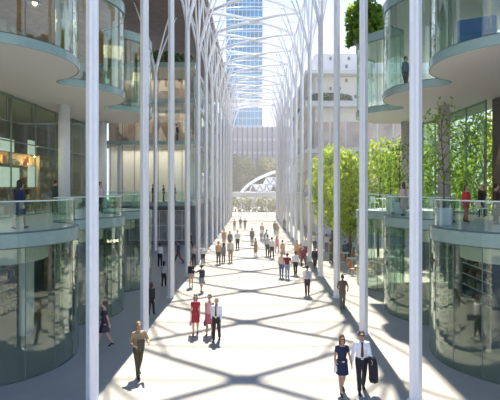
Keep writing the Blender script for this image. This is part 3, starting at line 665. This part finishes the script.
def person(x, y, z, H, face, label, fem=False, top=(.8, .8, .82), bot=(.03, .03, .04), kind='trousers', skin='l', hair='br', long=False, sleeve=1.0, walk=.4,
           arms=((-.15, .08, .2), (.2, .08, .25)), extras=(), hem=.52, shoe=(.02, .02, .02), near=False, turn=0.0, sit=False, group=None, lean=0.0):
    """arms: for the right (-x) and left (+x) arm: forward swing, outward angle, elbow bend."""
    k = H/1.75; root = empty('person', (x, y, z), math.radians(face)); tag(root, label, 'person', group)
    body, hands, shirt, pants, shoe2 = MB(), MB(), MB(), MB(), {-1: MB(), 1: MB()}
    vb = (.009 if near else .02)*k; vc = (.011 if near else .02)*k
    P = {}; skm = mat('skin '+skin, SKINS[skin], .55, var=.04)
    # legs
    pel = .93; ph = walk
    ang = {-1: (ph*.75, ph*.55), 1: (-ph*.45, -ph*1.15)} if not sit else {-1: (1.5, .05), 1: (1.45, -.05)}
    lw = []
    for s in (-1, 1):
        th, sh = ang[s]; hip = V(s*.088, 0, .90); kn = hip+V(s*.004, -math.sin(th), -math.cos(th))*.41+V(0, 0, 0); an = kn+V(-s*.01, -math.sin(sh), -math.cos(sh))*.41
        P[s] = (hip, kn, an, sh); lw.append(an.z)
    dz = .085-min(lw)
    if kind != 'trousers' and fem and not sit: dz += .035      # heels
    up = V(0, 0, dz)
    fw = lambda p: p+up
    HB = 1.0
    def T(L, add=0.0, n=20): return [(cx, cy-lean*max(0, z0-.95), z0+dz, rx+add, ry+add) for cx, cy, z0, rx, ry in L]
    if fem: tor = [(0, 0, .80, .12, .09), (0, .005, .88, .158, .112), (0, .005, .95, .160, .11), (0, 0, 1.06, .122, .09), (0, 0, 1.10, .118, .088), (0, -.01, 1.22, .138, .108), (0, -.012, 1.27, .143, .112), (0, 0, 1.36, .148, .092), (0, .005, 1.41, .135, .075), (0, .01, 1.445, .075, .058)]
    else: tor = [(0, 0, .80, .12, .095), (0, 0, .88, .152, .112), (0, 0, .96, .150, .112), (0, 0, 1.07, .144, .105), (0, -.005, 1.2, .160, .115), (0, -.008, 1.3, .174, .12), (0, 0, 1.38, .172, .105), (0, .005, 1.425, .150, .085), (0, .01, 1.465, .08, .062)]
    body.loft(T(tor), 20); ly = -lean*.5
    nz = 1.45 if fem else 1.47
    body.tube([V(0, .012+ly, nz-.03+dz), V(0, .0+ly*1.1, 1.57+dz)], [.058, .05] if not fem else [.05, .043], 12)
    hc = V(0, -.012+ly*1.25, 1.635+dz); ct, st = math.cos(turn), math.sin(turn)
    def hd(dx, dy, dz_): return hc+V(dx*ct-dy*st, dx*st+dy*ct, dz_)
    def hell(m, c, r, n=14, mm=10):
        o = len(m.v); m.ell((0, 0, 0), r, n, mm)
        for i in range(o, len(m.v)):
            q = m.v[i]; m.v[i] = tuple(hd(q[0]+c[0], q[1]+c[1], q[2]+c[2]))
    hell(body, (0, .008, .012), (.076, .096, .105)); hell(body, (0, -.03, -.062), (.054, .062, .058)); hell(body, (0, -.102, -.012), (.013, .02, .024)); hell(body, (0, -.088, .032), (.05, .018, .02)); hell(body, (0, -.088, -.058), (.024, .014, .014))
    for s in (-1, 1): hell(body, (s*.079, .008, -.01), (.012, .02, .031))
    # legs and feet
    for s in (-1, 1):
        hip, kn, an, sh = [fw(q) if not isinstance(q, float) else q for q in P[s]]
        mid = hip.lerp(kn, .45); cf = kn.lerp(an, .32)
        f_ = 1.05 if fem else 1.0
        body.tube([hip+V(0, 0, .04), hip, mid, kn, cf, an], [.078*f_, .084*f_, .072*f_, .052, .054, .036], 14)
        fa = 0.0 if sit else max(0.0, -sh)*.75; fd = V(0, -math.cos(fa), -math.sin(fa)*.85)
        heel = an+V(0, .035, -.035); toe = an+fd*.17+V(s*.01, 0, -.055)
        body.tube([heel, an+V(0, -.02, -.045), toe], [.034, .036, .024], 10, .9)
        shoes = shoe2[s]
        shoes.tube([heel+V(0, .012, -.012), an+V(0, -.03, -.045), an+fd*.12+V(s*.006, 0, -.058), toe+fd*.02], [.036, .044, .044, .026], 10, .85)
        if kind == 'trousers':
            shoes.tube([an+V(0, 0, .02), an+V(0, 0, -.03)], [.044, .044], 10)
            pants.tube([hip+V(0, 0, .06), hip+V(0, 0, -.03), mid, kn, kn.lerp(an, .5), an+V(0, .004, .0)], [.095, .098*f_, .086, .070, .064, .060], 16)
        elif kind == 'shorts':
            pants.tube([hip+V(0, 0, .06), hip+V(0, 0, -.03), mid, kn+V(0, 0, .05)], [.095, .1*f_, .092, .082], 16)
        elif fem:
            shoes.tube([heel+V(0, .012, -.02), heel+V(0, .014, -.085)], [.014, .009], 8)
    # arms
    EL_ = {}
    for s, a in zip((-1, 1), arms):
        shd = fw(V(s*(.155 if fem else .178), .005, 1.385 if fem else 1.40))+V(0, ly*.95, 0); fwd, out, bend = a[:3]; inn = a[3] if len(a) > 3 else 0.0
        d1 = V(s*math.sin(out), -math.sin(fwd)*math.cos(out), -math.cos(fwd)*math.cos(out)); el = shd+d1*.285
        fb = fwd+bend; o2 = out*.6-inn; d2 = V(s*math.sin(o2), -math.sin(fb)*math.cos(o2), -math.cos(fb)*math.cos(o2)); wr = el+d2*.25
        g_ = .88 if fem else 1.0
        body.tube([V(s*.07, .01+ly*.95, (1.39 if fem else 1.405)+dz), shd+V(0, 0, -.005), shd.lerp(el, .4), el, el.lerp(wr, .3), wr], [.05*g_, .052*g_, .047*g_, .039*g_, .039*g_, .026*g_], 12)
        EL_[s] = (shd, el, wr, d2)
        (body if near else hands)
        hand(body if near else hands, wr, d2, s, .95 if fem else 1.05, curl=a[4] if len(a) > 4 else .6)
        if sleeve > 0:
            path = [V(s*.09, .005+ly*.95, (1.385 if fem else 1.40)+dz), shd, shd.lerp(el, .5)]; rr = [.068*g_, .066*g_, .062*g_]
            if sleeve >= .9: path += [el, el.lerp(wr, .5), wr-d2*.01]; rr += [.056*g_, .05*g_, .040*g_]
            shirt.tube(path, rr, 14)
    # clothes
    if kind == 'dress':
        L = [(cx, cy, zz, rx+.014, ry+.016) for cx, cy, zz, rx, ry in tor if .84 < zz < 1.43]
        L = [(0, -.01, hem, .19, .165+.10*walk), (0, -.005, (hem+.86)/2, .184, .155+.04*walk)]+L
        if sleeve == 0: L = L[:-1]+[(0, .002, 1.40, .125, .085)]
        shirt.loft(T(L[:3]), 24, .8); shirt.loft(T(L[2:]), 24); top_name = 'dress'
    else:
        zb = .975 if kind == 'trousers' and not fem and 'jacket' not in extras else .90
        L = [(0, 0, zb, .168 if fem else .164, .124)]+[(cx, cy, zz, rx+.014, ry+.014) for cx, cy, zz, rx, ry in tor if zb+.02 < zz < 1.44]+([(0, .008, 1.46, .085, .068)] if not fem else [])
        shirt.loft(T(L), 24); top_name = 'jacket' if 'jacket' in extras else 'shirt'
    if kind in ('trousers', 'shorts'):
        pants.loft(T([(0, 0, .80, .13, .10), (0, .004, .88, .172, .126), (0, 0, .95, .166, .122), (0, 0, 1.0, .154, .114)]), 22)
        if 'long_jacket' in extras: shirt.loft(T([(0, 0, .74, .185, .145), (0, 0, .95, .178, .135)]), 22)
    elif kind == 'skirt':
        pants.loft(T([(0, 0, hem, .20, .17+.10*walk), (0, 0, (hem+.88)/2, .192, .158+.04*walk), (0, .004, .88, .176, .13), (0, 0, 1.02, .14, .105)]), 24, .85)
    def scaled(m):
        for i, q in enumerate(m.v): m.v[i] = (q[0]*k, q[1]*k, q[2]*k)
        return m
    b = fuse('body', scaled(body), vb, skm, root, scaled(hands) if hands.v else None, 3)
    fuse(top_name, scaled(shirt), vc, cm(top), root, None, 5)
    if pants.v: fuse({'trousers': 'trousers', 'shorts': 'shorts', 'skirt': 'skirt'}[kind], scaled(pants), vc, cm(bot), root, None, 5)
    for s in (-1, 1): fuse('shoe', scaled(shoe2[s]), .008 if near else .014, cm(shoe, .4), root, None, 2)
    # hair
    h = MB(); hell(h, (0, .024, .034), (.088, .098, .100), 18, 12)
    for s in (-1, 1): hell(h, (s*.07, .02, .0), (.022, .05, .06))
    if long:
        hell(h, (0, .062, -.06), (.082, .05, .11)); hell(h, (0, .075, -.16), (.085, .042, .11))
        for s in (-1, 1): hell(h, (s*.075, .01, -.07), (.024, .045, .10))
    elif fem: hell(h, (0, .085, .03), (.045, .05, .05)); hell(h, (0, .05, -.05), (.06, .045, .06))
    else: hell(h, (0, .06, -.02), (.07, .045, .07))
    if hair: fuse('hair', scaled(h), vc*.9, mat('hair '+hair, HAIRS[hair], .6, var=.2, scale=30), root, None, 2)
    if near or y < 28:
        for s in (-1, 1):
            e = MB(); hell(e, (s*.031, -.094, .008), (.013, .008, .007), 10, 6); scaled(e).build('eye', mat('eye dark', (.03, .025, .02), .3), root, smooth=True)
        e = MB(); hell(e, (0, -.1, -.055), (.022, .006, .006), 10, 6); scaled(e).build('mouth', mat('lips', (.35, .12, .10), .5), root, smooth=True)
    # what is worn or part of the outfit
    if 'tie' in extras:
        m = MB(); m.rings([[(sx_*wd, cy+t, zz+dz) for sx_, t in ((-1, 0), (1, 0), (1, .012), (-1, .012))] for zz, wd, cy in ((1.03, .012, -.136), (1.07, .042, -.141), (1.2, .035, -.152), (1.3, .030, -.152), (1.38, .027, -.134), (1.45, .030, -.095))])
        scaled(m).build('necktie', cm((.09, .02, .03) if near else (.05, .04, .08), .5), root)
    if 'belt' in extras:
        m = MB(); m.loft(T([(0, 0, .975, .181, .137), (0, 0, 1.01, .180, .135)]), 24); bl_ = scaled(m).build('belt', cm((.03, .02, .02), .4), root)
        m = MB(); m.box((0, -.14, .99+dz), (.07, .02, .035)); scaled(m).build('buckle', mat('silver buckle', (.7, .7, .7), .3, 1.0), bl_)
    if 'sunglasses' in extras:
        m = MB()
        for s in (-1, 1): hell(m, (s*.034, -.1, .008), (.028, .009, .019), 12, 6)
        scaled(m).build('sunglasses', cm((.01, .01, .01), .2), root)
    def carry(name, lab, mb_list, loc, rz=0.0, cat=None):
        c, s_ = math.cos(math.radians(face)), math.sin(math.radians(face)); p = loc*k
        o = empty(name, (x+p.x*c-p.y*s_, y+p.x*s_+p.y*c, z+p.z), math.radians(face)+rz); tag(o, lab, cat or name.replace('_', ' '))
        for pn, m_, mt in mb_list: scaled(m_).build(pn, mt, o, smooth=(pn in ('sack', 'cloth')))
        return o
    for e in extras:
        if not isinstance(e, tuple): continue
        t, c, lab = e[:3]; s = e[3] if len(e) > 3 else 1; wr, d2 = EL_[s][2], EL_[s][3]; gp = wr+d2*.10
        if t == 'handbag':
            m = MB(); m.rings([[(a*.14*q, b_*.05*q, zz) for a, b_ in ((-1, -.6), (-.6, -1), (.6, -1), (1, -.6), (1, .6), (.6, 1), (-.6, 1), (-1, .6))] for zz, q in ((-.37, .85), (-.34, 1.0), (-.22, 1.0), (-.15, .8))])
            h_ = MB(); h_.tube([V(-.08, 0, -.16), V(-.06, 0, -.05), V(0, 0, 0), V(.06, 0, -.05), V(.08, 0, -.16)], .009, 6)
            carry('handbag', lab, [('sack', m, cm(c, .5)), ('handle', h_, cm(c, .5))], gp, PI/2)
        if t == 'backpack':
            m = MB(); m.loft([(0, 0, 0, .10, .06), (0, 0, .03, .14, .085), (0, 0, .25, .145, .09), (0, -.01, .38, .12, .06), (0, -.02, .41, .06, .03)], 18)
            q = MB(); q.box((0, .085, .12), (.2, .05, .17))
            r_ = MB()
            for s2 in (-1, 1): r_.tube([V(s2*.08, -.04, .36), V(s2*.10, -.14, .43), V(s2*.11, -.26, .35), V(s2*.12, -.27, .2), V(s2*.13, -.15, .06), V(s2*.1, -.04, .04)], .016, 6, .6)
            carry('backpack', lab, [('sack', m, cm(c)), ('pocket', q, cm(c)), ('strap', r_, cm(tuple(v*.6 for v in c)))], V(0, .185+ly*.7, 1.02+dz))
        if t == 'folder':
            m = MB(); m.box((0, 0, 0), (.24, .02, .31)); carry('folder', lab, [('cover', m, cm(c, .5))], V(0, -.25, 1.12+dz))
        if t == 'phone':
            m = MB(); m.box((0, 0, 0), (.09, .03, .16)); carry('clutch_purse', lab, [('case', m, cm(c, .4))], gp+V(0, -.035, 0))
        if t == 'coat':
            m = MB(); a0 = EL_[s][1].lerp(wr, .72); R = []
            for i, (zz, hx, hy) in enumerate(((.05, .05, .05), (.045, .085, .085), (-.02, .105, .115), (-.18, .115, .12), (-.38, .12, .13), (-.56, .125, .115), (-.66, .105, .09), (-.68, .05, .05))):
                R.append([(hx*(1+.14*math.sin(5*q+i*.5))*math.cos(q)+.012*i, hy*(1+.14*math.sin(4*q+1))*math.sin(q)-.005*i, zz) for q in (2*PI*j/26 for j in range(26))])
            m.rings(R); q = MB(); q.rings([[(cx+r0*math.cos(t_), -.02+r0*.8*math.sin(t_), zz) for t_ in (2*PI*j/12 for j in range(12))] for cx, r0, zz in ((.11, .05, -.05), (.135, .055, -.25), (.15, .05, -.45), (.155, .042, -.54))])
            carry('suit_jacket', lab, [('cloth', m, cm(c)), ('sleeve', q, cm(c))], a0, 0, 'jacket')
    return root
def P_(px, pf, pt, zf=0.0):
    x, y = at(px, pf, zf); return x, y, zf, min(1.86, max(1.52, (pf-pt)*y/F))
W_, K_, N_, G_ = (.80, .80, .83), (.025, .025, .03), (.03, .04, .09), (.25, .26, .27)
RED, PINK, TAN, JEAN, OLV, MAR, BRN = (.42, .03, .05), (.72, .38, .40), (.58, .38, .22), (.10, .17, .30), (.12, .11, .06), (.2, .03, .05), (.16, .09, .06)
# the couple in front
xw, yw, _, hw = P_(342, 393.5, 333); xm, ym, _, hm_ = P_(361.5, 391, 329)
person(xw, yw, 0, 1.66, 6, 'Woman in a short navy belted dress holding hands with the man in a tie', fem=True, top=(.013, .017, .055), kind='dress', hair='au', long=True, hem=.60, sleeve=.5, walk=.38, near=True, skin='m',
       arms=((-.12, .16, .45), (.12, .26, .10, .0)), extras=('belt', 'sunglasses', ('phone', (.75, .73, .70), 'Small white clutch purse in the right hand of the woman in navy', -1)))
person(xm, ym, 0, 1.76, -4, 'Man in a white shirt and dark red tie carrying his jacket on one arm', top=W_, bot=(.018, .016, .026), hair='br', walk=.36, near=True, skin='m',
       arms=((.14, .24, .06), (.05, .16, .95)), extras=('tie', 'belt', 'sunglasses', ('coat', (.018, .016, .03), 'Dark suit jacket hanging over the forearm of the man with the red tie', 1)))
# three in the middle
x, y, z, h = P_(195.5, 334.5, 295.5); person(x, y, 0, 1.58, 3, 'Woman in a red patterned knee length dress with a pink handbag', fem=True, top=RED, kind='dress', hair='br', long=True, hem=.54, sleeve=.5, walk=.22, near=True, arms=((-.1, .12, .15), (.05, .1, .2)), extras=(('handbag', (.62, .35, .38), 'Pink handbag held low by the woman in the red dress', -1),))
x, y, z, h = P_(209.5, 335, 296); person(x, y, 0, 1.60, -6, 'Woman in a pink sleeveless top and skirt just behind the man in the white shirt', fem=True, top=PINK, bot=(.55, .12, .18), kind='skirt', hair='br', hem=.5, sleeve=0, walk=.3, near=True, skin='m', extras=(('handbag', (.03, .03, .04), 'Small black handbag held by the woman in pink', -1),))
x, y, z, h = P_(216.5, 340.5, 299); person(x, y, 0, 1.64, -8, 'Balding man in a white shirt, dark tie and black trousers in a group of three', top=W_, bot=K_, hair='gr', walk=.3, near=True, skin='m', extras=('tie', 'belt'))
x, y, z, h = P_(138.5, 375.5, 321.5); person(x, y, 0, 1.70, 32, 'Man in a khaki jacket and olive trousers where the shade begins', top=(.34, .25, .14), bot=(.075, .06, .03), hair='bl', walk=.42, near=True, skin='m', arms=((.25, .42, 1.15, .5), (.25, .42, 1.15, .5)), extras=('jacket', ('folder', (.05, .04, .03), 'Dark folder held at the chest of the man in khaki', 1)))
x, y, z, h = P_(104.5, 346.5, 304); person(x, y, 0, 1.66, -60, 'Woman in a dark dress walking in the shade past the nearest glass bay', fem=True, top=(.05, .035, .07), kind='dress', hair='br', long=False, hem=.58, sleeve=.5, walk=.45, near=True, arms=((.3, .3, .7), (-.3, .12, .1)), extras=(('handbag', (.25, .18, .15), 'Brown grey shoulder bag carried by the woman in the dark dress', -1),))
# everyone else on the floor: pixel of the feet, of the crown, facing, look
def crowd(px, pf, pt, face, lab, **kw):
    x, y, z, h = P_(px, pf, pt, kw.pop('zf', 0.0)); g = kw.pop('grp', None)
    return person(x, y, z, h, face, lab, group=g, **kw)
ST = dict(walk=.12)
crowd(151.5, 315, 283, 170, 'Long haired woman in dark grey clothes seen from behind in the shade', fem=True, top=(.04, .04, .045), bot=K_, long=True, walk=.2)
crowd(164, 286.5, 261, 175, 'Woman with black hair, pale waistband and dark trousers walking away in the shade', fem=True, top=(.45, .46, .5), bot=K_, hair='bk', long=True, walk=.2)
crowd(160, 266.5, 243, 178, 'Man in a white shirt and black trousers walking away deep in the shade', top=W_, bot=K_, hair='bk', walk=.2)
crowd(178.5, 263.5, 240, -75, 'Person in a navy top and brown trousers striding across the shade', top=(.05, .07, .15), bot=BRN, hair='bk', walk=.6)
crowd(191, 287.5, 264, 10, 'Woman in a black top and beige skirt at the edge of the sunlit floor', fem=True, top=K_, bot=(.55, .45, .33), kind='skirt', hair='br', hem=.55, walk=.2)
crowd(201.5, 292, 265, -150, 'Person in a dark top and denim shorts with one arm raised', fem=True, top=(.05, .06, .09), bot=(.22, .28, .36), kind='shorts', hair='br', walk=.35, arms=((.1, .2, .5), (1.0, .5, .9)), extras=(('handbag', (.4, .2, .12), 'Brown bag hanging beside the person with the raised arm', -1),))
crowd(194, 264.5, 244.5, 0, 'Person in a pink and white top and dark trousers beside the column row', fem=True, top=(.7, .5, .52), bot=(.1, .05, .07), hair='bk', walk=.2, extras=(('handbag', (.06, .04, .05), 'Dark bag of the person in pink and white', -1),))
crowd(203, 265, 245, 4, 'Man in a white shirt and dark trousers next to the person in pink and white', top=W_, bot=(.06, .04, .07), hair='br', walk=.25)
crowd(191, 247, 232, 90, 'Person in dark clothes walking behind the shaded column row', top=(.06, .07, .08), bot=K_, hair='bk')
crowd(199.5, 236, 225, 0, 'Person in a white top far back behind the shaded column row', top=W_, bot=(.1, .09, .1), hair='br')
crowd(217.5, 228, 219.5, 60, 'Person in dark olive clothes far back by the shaded columns', top=OLV, bot=OLV, hair='br')
crowd(216.5, 235, 226.5, 0, 'Person in a dark red top far back by the shaded columns', top=(.2, .1, .13), bot=K_, hair='br')
crowd(218.5, 264, 241, 172, 'Person in a tan jacket and grey trousers standing with two others', top=(.62, .40, .24), bot=(.13, .12, .13), hair='bl', extras=('jacket',), **ST)
crowd(223.5, 262.5, 243, 180, 'Person in a slate blue top between the tan jacket and the white trousers', fem=True, top=(.22, .24, .30), bot=(.2, .2, .24), hair='bk', long=True, **ST)
crowd(224, 247, 229, 0, 'Person in an orange tan top and pale trousers in the middle distance', top=(.66, .42, .26), bot=(.45, .35, .28), hair='br', **ST)
crowd(230.5, 262, 239, 180, 'Person in pale grey top and khaki trousers at the sunlit side of the standing group', top=(.62, .6, .58), bot=(.38, .30, .20), hair='br', **ST)
crowd(230, 249, 231, 20, 'Person with dark top and mauve trousers behind the khaki trousers', top=(.2, .2, .22), bot=(.35, .25, .26), hair='bk', **ST)
crowd(237.5, 249.5, 230, 0, 'Man in a white top and black trousers standing alone left of the middle', top=W_, bot=(.08, .09, .11), hair='gr', arms=((.2, .15, .8), (.2, .15, .8)), **ST)
crowd(234.5, 230, 219, 180, 'Person in a brick red top far down the hall', fem=True, top=(.5, .25, .2), bot=(.4, .3, .26), hair='br')
crowd(240.5, 228, 219, 0, 'Slim person in dark grey far down the hall, one of a pair', top=(.2, .2, .22), bot=(.2, .2, .22), hair='bk')
crowd(245, 229, 218.5, 0, 'Broader person in black far down the hall, one of a pair', top=(.12, .12, .14), bot=(.1, .1, .12), hair='bk', arms=((.3, .5, .8, .4), (.3, .5, .8, .4)))
crowd(252, 245, 228, 180, 'Person in dark grey walking away in the centre of the hall', top=(.2, .2, .2), bot=(.16, .16, .17), hair='bk', walk=.25)
crowd(255.5, 256.5, 238.5, 60, 'Woman in a tan brown dress in the centre of the hall', fem=True, top=(.42, .30, .20), kind='dress', hair='br', hem=.4, walk=.3)
crowd(262, 239, 222, 0, 'Person in a dusty red top far back right of the centre', fem=True, top=(.55, .3, .27), bot=(.5, .45, .42), hair='br')
crowd(261, 241, 229.5, 30, 'Person in white and blue bending forward beside the blue bag', top=W_, bot=(.2, .26, .36), hair='gr', lean=.3)
crowd(264.5, 244, 233, 70, 'Person in slate blue stooping in the middle of the hall', top=(.24, .30, .38), bot=(.16, .19, .25), hair='br', lean=.45)
crowd(267.5, 256.5, 234, 178, 'Man in dark trousers beside the man with the tan bag near the middle', top=(.55, .55, .6), bot=(.1, .11, .14), hair='bk', **ST)
crowd(272, 258, 237, 165, 'Man in a white shirt holding a tan bag near the middle', top=(.82, .80, .76), bot=(.07, .07, .09), hair='br', walk=.3, extras=(('handbag', (.55, .4, .25), 'Tan bag held by the man in the white shirt near the middle', 1),))
crowd(275, 234.5, 220.5, 0, 'Person in grey green far back beside the sunny columns', top=(.22, .22, .19), bot=(.18, .18, .17), hair='br')
crowd(277.5, 236, 224, 0, 'Person in a red brown top beside the grey green person far back', fem=True, top=(.45, .25, .2), bot=(.4, .3, .25), hair='br')
crowd(277, 252.5, 236, 150, 'Woman in a bright pink top in the crowd near the sunny columns', fem=True, top=(.8, .3, .38), bot=(.6, .3, .35), hair='bl', long=True)
crowd(282.5, 258.5, 240, -160, 'Woman in an orange beige top with a dark bag in the crowd', fem=True, top=(.68, .42, .28), bot=(.55, .45, .38), kind='skirt', hair='br', extras=(('handbag', (.06, .05, .05), 'Dark bag at the hip of the woman in orange beige', -1),))
crowd(284.5, 230, 218, 0, 'Slim person in dark brown far back next to the sunny columns', top=(.25, .2, .18), bot=(.2, .18, .17), hair='br')
crowd(281.5, 277.5, 251.5, 182, 'Woman in a beige striped top and blue jeans walking away', fem=True, top=(.70, .55, .45), bot=JEAN, hair='bl', walk=.2)
crowd(287.3, 278.5, 253, 180, 'Man in a maroon polo shirt and pale blue jeans walking away', top=MAR, bot=(.28, .36, .50), hair='br', sleeve=.5, walk=.2, arms=((-.1, .3, .2), (.1, .3, .2)))
crowd(295.5, 275, 251, 184, 'Man in a white shirt and black trousers walking next to the maroon shirt', top=(.80, .82, .88), bot=(.035, .03, .035), hair='br', walk=.35)
crowd(297, 262, 239.5, 0, 'Person in a golden tan top near the sunny columns', fem=True, top=(.70, .46, .26), bot=(.5, .32, .22), hair='bl')
crowd(301, 264, 246, 40, 'Woman in a brown patterned dress in front of the sunny columns', fem=True, top=(.36, .18, .13), kind='dress', hair='bk', hem=.45, walk=.3)
crowd(305.5, 257.5, 236.5, 0, 'Person in a white top and maroon skirt between two sunny columns', fem=True, top=W_, bot=(.25, .07, .1), kind='skirt', hair='gr', hem=.4)
crowd(303.5, 266, 249, -30, 'Person in dark maroon with a wide stance near the sunny columns', top=(.26, .06, .09), bot=(.14, .05, .07), hair='bk', walk=.5)
crowd(307.3, 295.5, 265.5, 182, 'Man in a white shirt with backpack straps and plum trousers walking away', top=(.82, .81, .82), bot=(.07, .045, .065), hair='br', walk=.15, extras=(('backpack', (.5, .5, .52), 'Pale grey backpack on the man in plum trousers', 1),))
crowd(314.5, 268, 250, 10, 'Person in black and red behind the third sunny column', top=(.05, .05, .06), bot=(.06, .06, .08), hair='bk')
crowd(317.5, 267, 251, -20, 'Person in a red and white top behind the third sunny column', fem=True, top=(.6, .25, .2), bot=(.08, .08, .1), hair='br')
crowd(342.5, 309, 275, 4, 'Man in brown grey clothes standing in the sun beside the second sunny column', top=(.15, .105, .09), bot=(.13, .11, .10), hair='bk', skin='d', sleeve=.5, arms=((.2, .35, .9, .5), (.2, .35, .9, .5)), **ST)
crowd(314.8, 251, 233, 0, 'Person in a white top and dark trousers in the garden court', top=(.7, .68, .68), bot=(.12, .1, .12), hair='bk', **ST)
crowd(326.5, 252, 234, 180, 'Person in a pale pink top and grey trousers in the garden court', fem=True, top=(.75, .66, .66), bot=(.22, .2, .24), hair='br', **ST)
crowd(331, 263.5, 237, 90, 'Tall person in olive brown standing beside the cafe tables', top=(.22, .17, .10), bot=(.10, .10, .09), hair='bk', **ST)
crowd(345, 261, 241, 0, 'Person in a slate blue top at the cafe tables', top=(.10, .14, .20), bot=(.06, .07, .1), hair='bk', **ST)
crowd(349.5, 259, 240, -30, 'Person in a navy jacket near the slate blue top at the cafe', top=(.05, .07, .16), bot=(.05, .05, .07), hair='bk', extras=('jacket',), **ST)
crowd(353.5, 257, 239, 60, 'Person in pale blue behind the cafe tables', fem=True, top=(.55, .62, .7), bot=(.15, .16, .2), hair='br', **ST)
# galleries
GZ = 4.48
crowd(19.5, 229.5, 180.5, 175, 'Woman in a blue coat and black heeled boots on the shaded gallery', zf=GZ, fem=True, top=(.014, .02, .065), kind='dress', hair='bk', long=True, hem=.52, sleeve=1, walk=.4)
crowd(55.5, 214, 180, 160, 'Person in dark clothes standing beside the nearest round column on the shaded gallery', zf=GZ, top=(.03, .05, .07), bot=K_, hair='br', **ST)
crowd(100.5, 214.5, 181.5, 60, 'Person in a pink top, dark trousers and white shoes on the shaded gallery', zf=GZ, fem=True, top=(.62, .48, .48), bot=(.06, .06, .07), hair='br', walk=.4, shoe=(.8, .8, .8))
crowd(153, 202, 184.5, 90, 'Person in black far along the shaded gallery, nearest of three', zf=GZ, top=K_, bot=K_, hair='bk', **ST)
crowd(163.5, 201.6, 185, 90, 'Person in dark grey far along the shaded gallery, middle of three', zf=GZ, top=(.06, .06, .07), bot=K_, hair='bk', **ST)
crowd(174.5, 201.7, 184.5, 90, 'Person in charcoal far along the shaded gallery, farthest of three', zf=GZ, top=(.08, .08, .09), bot=K_, hair='br', **ST)
crowd(403.5, 216, 183, 200, 'Woman in a pale pink dress on the garden side gallery beside a white planter', zf=GZ, fem=True, top=(.70, .52, .50), kind='dress', hair='br', long=True, hem=.35, walk=.2)
crowd(466, 222, 184.5, 20, 'Woman in a bright red outfit on the garden side gallery', zf=GZ, fem=True, top=(.70, .07, .06), bot=(.62, .10, .10), hair='br', long=True, walk=.3)
crowd(482, 217, 188, -60, 'Person in black near the white table on the garden side gallery', zf=GZ, top=K_, bot=K_, hair='br', **ST)
crowd(496, 224.5, 187, 60, 'Person in dark brown at the edge of the photo on the garden side gallery', zf=GZ, top=(.08, .04, .03), bot=K_, hair='bk', **ST)
person(7.35, 22.3, 10.46, 1.78, 40, 'Man in a blue grey shirt standing behind the upper glass above the potted trees', top=(.16, .21, .28), bot=(.06, .07, .09), hair='br', walk=.12)
person(-7.7, 46.1, 10.46, 1.75, 90, 'Person in dark clothes on the upper ledge of the shaded cross wing', top=K_, bot=K_, hair='bk', walk=.1)
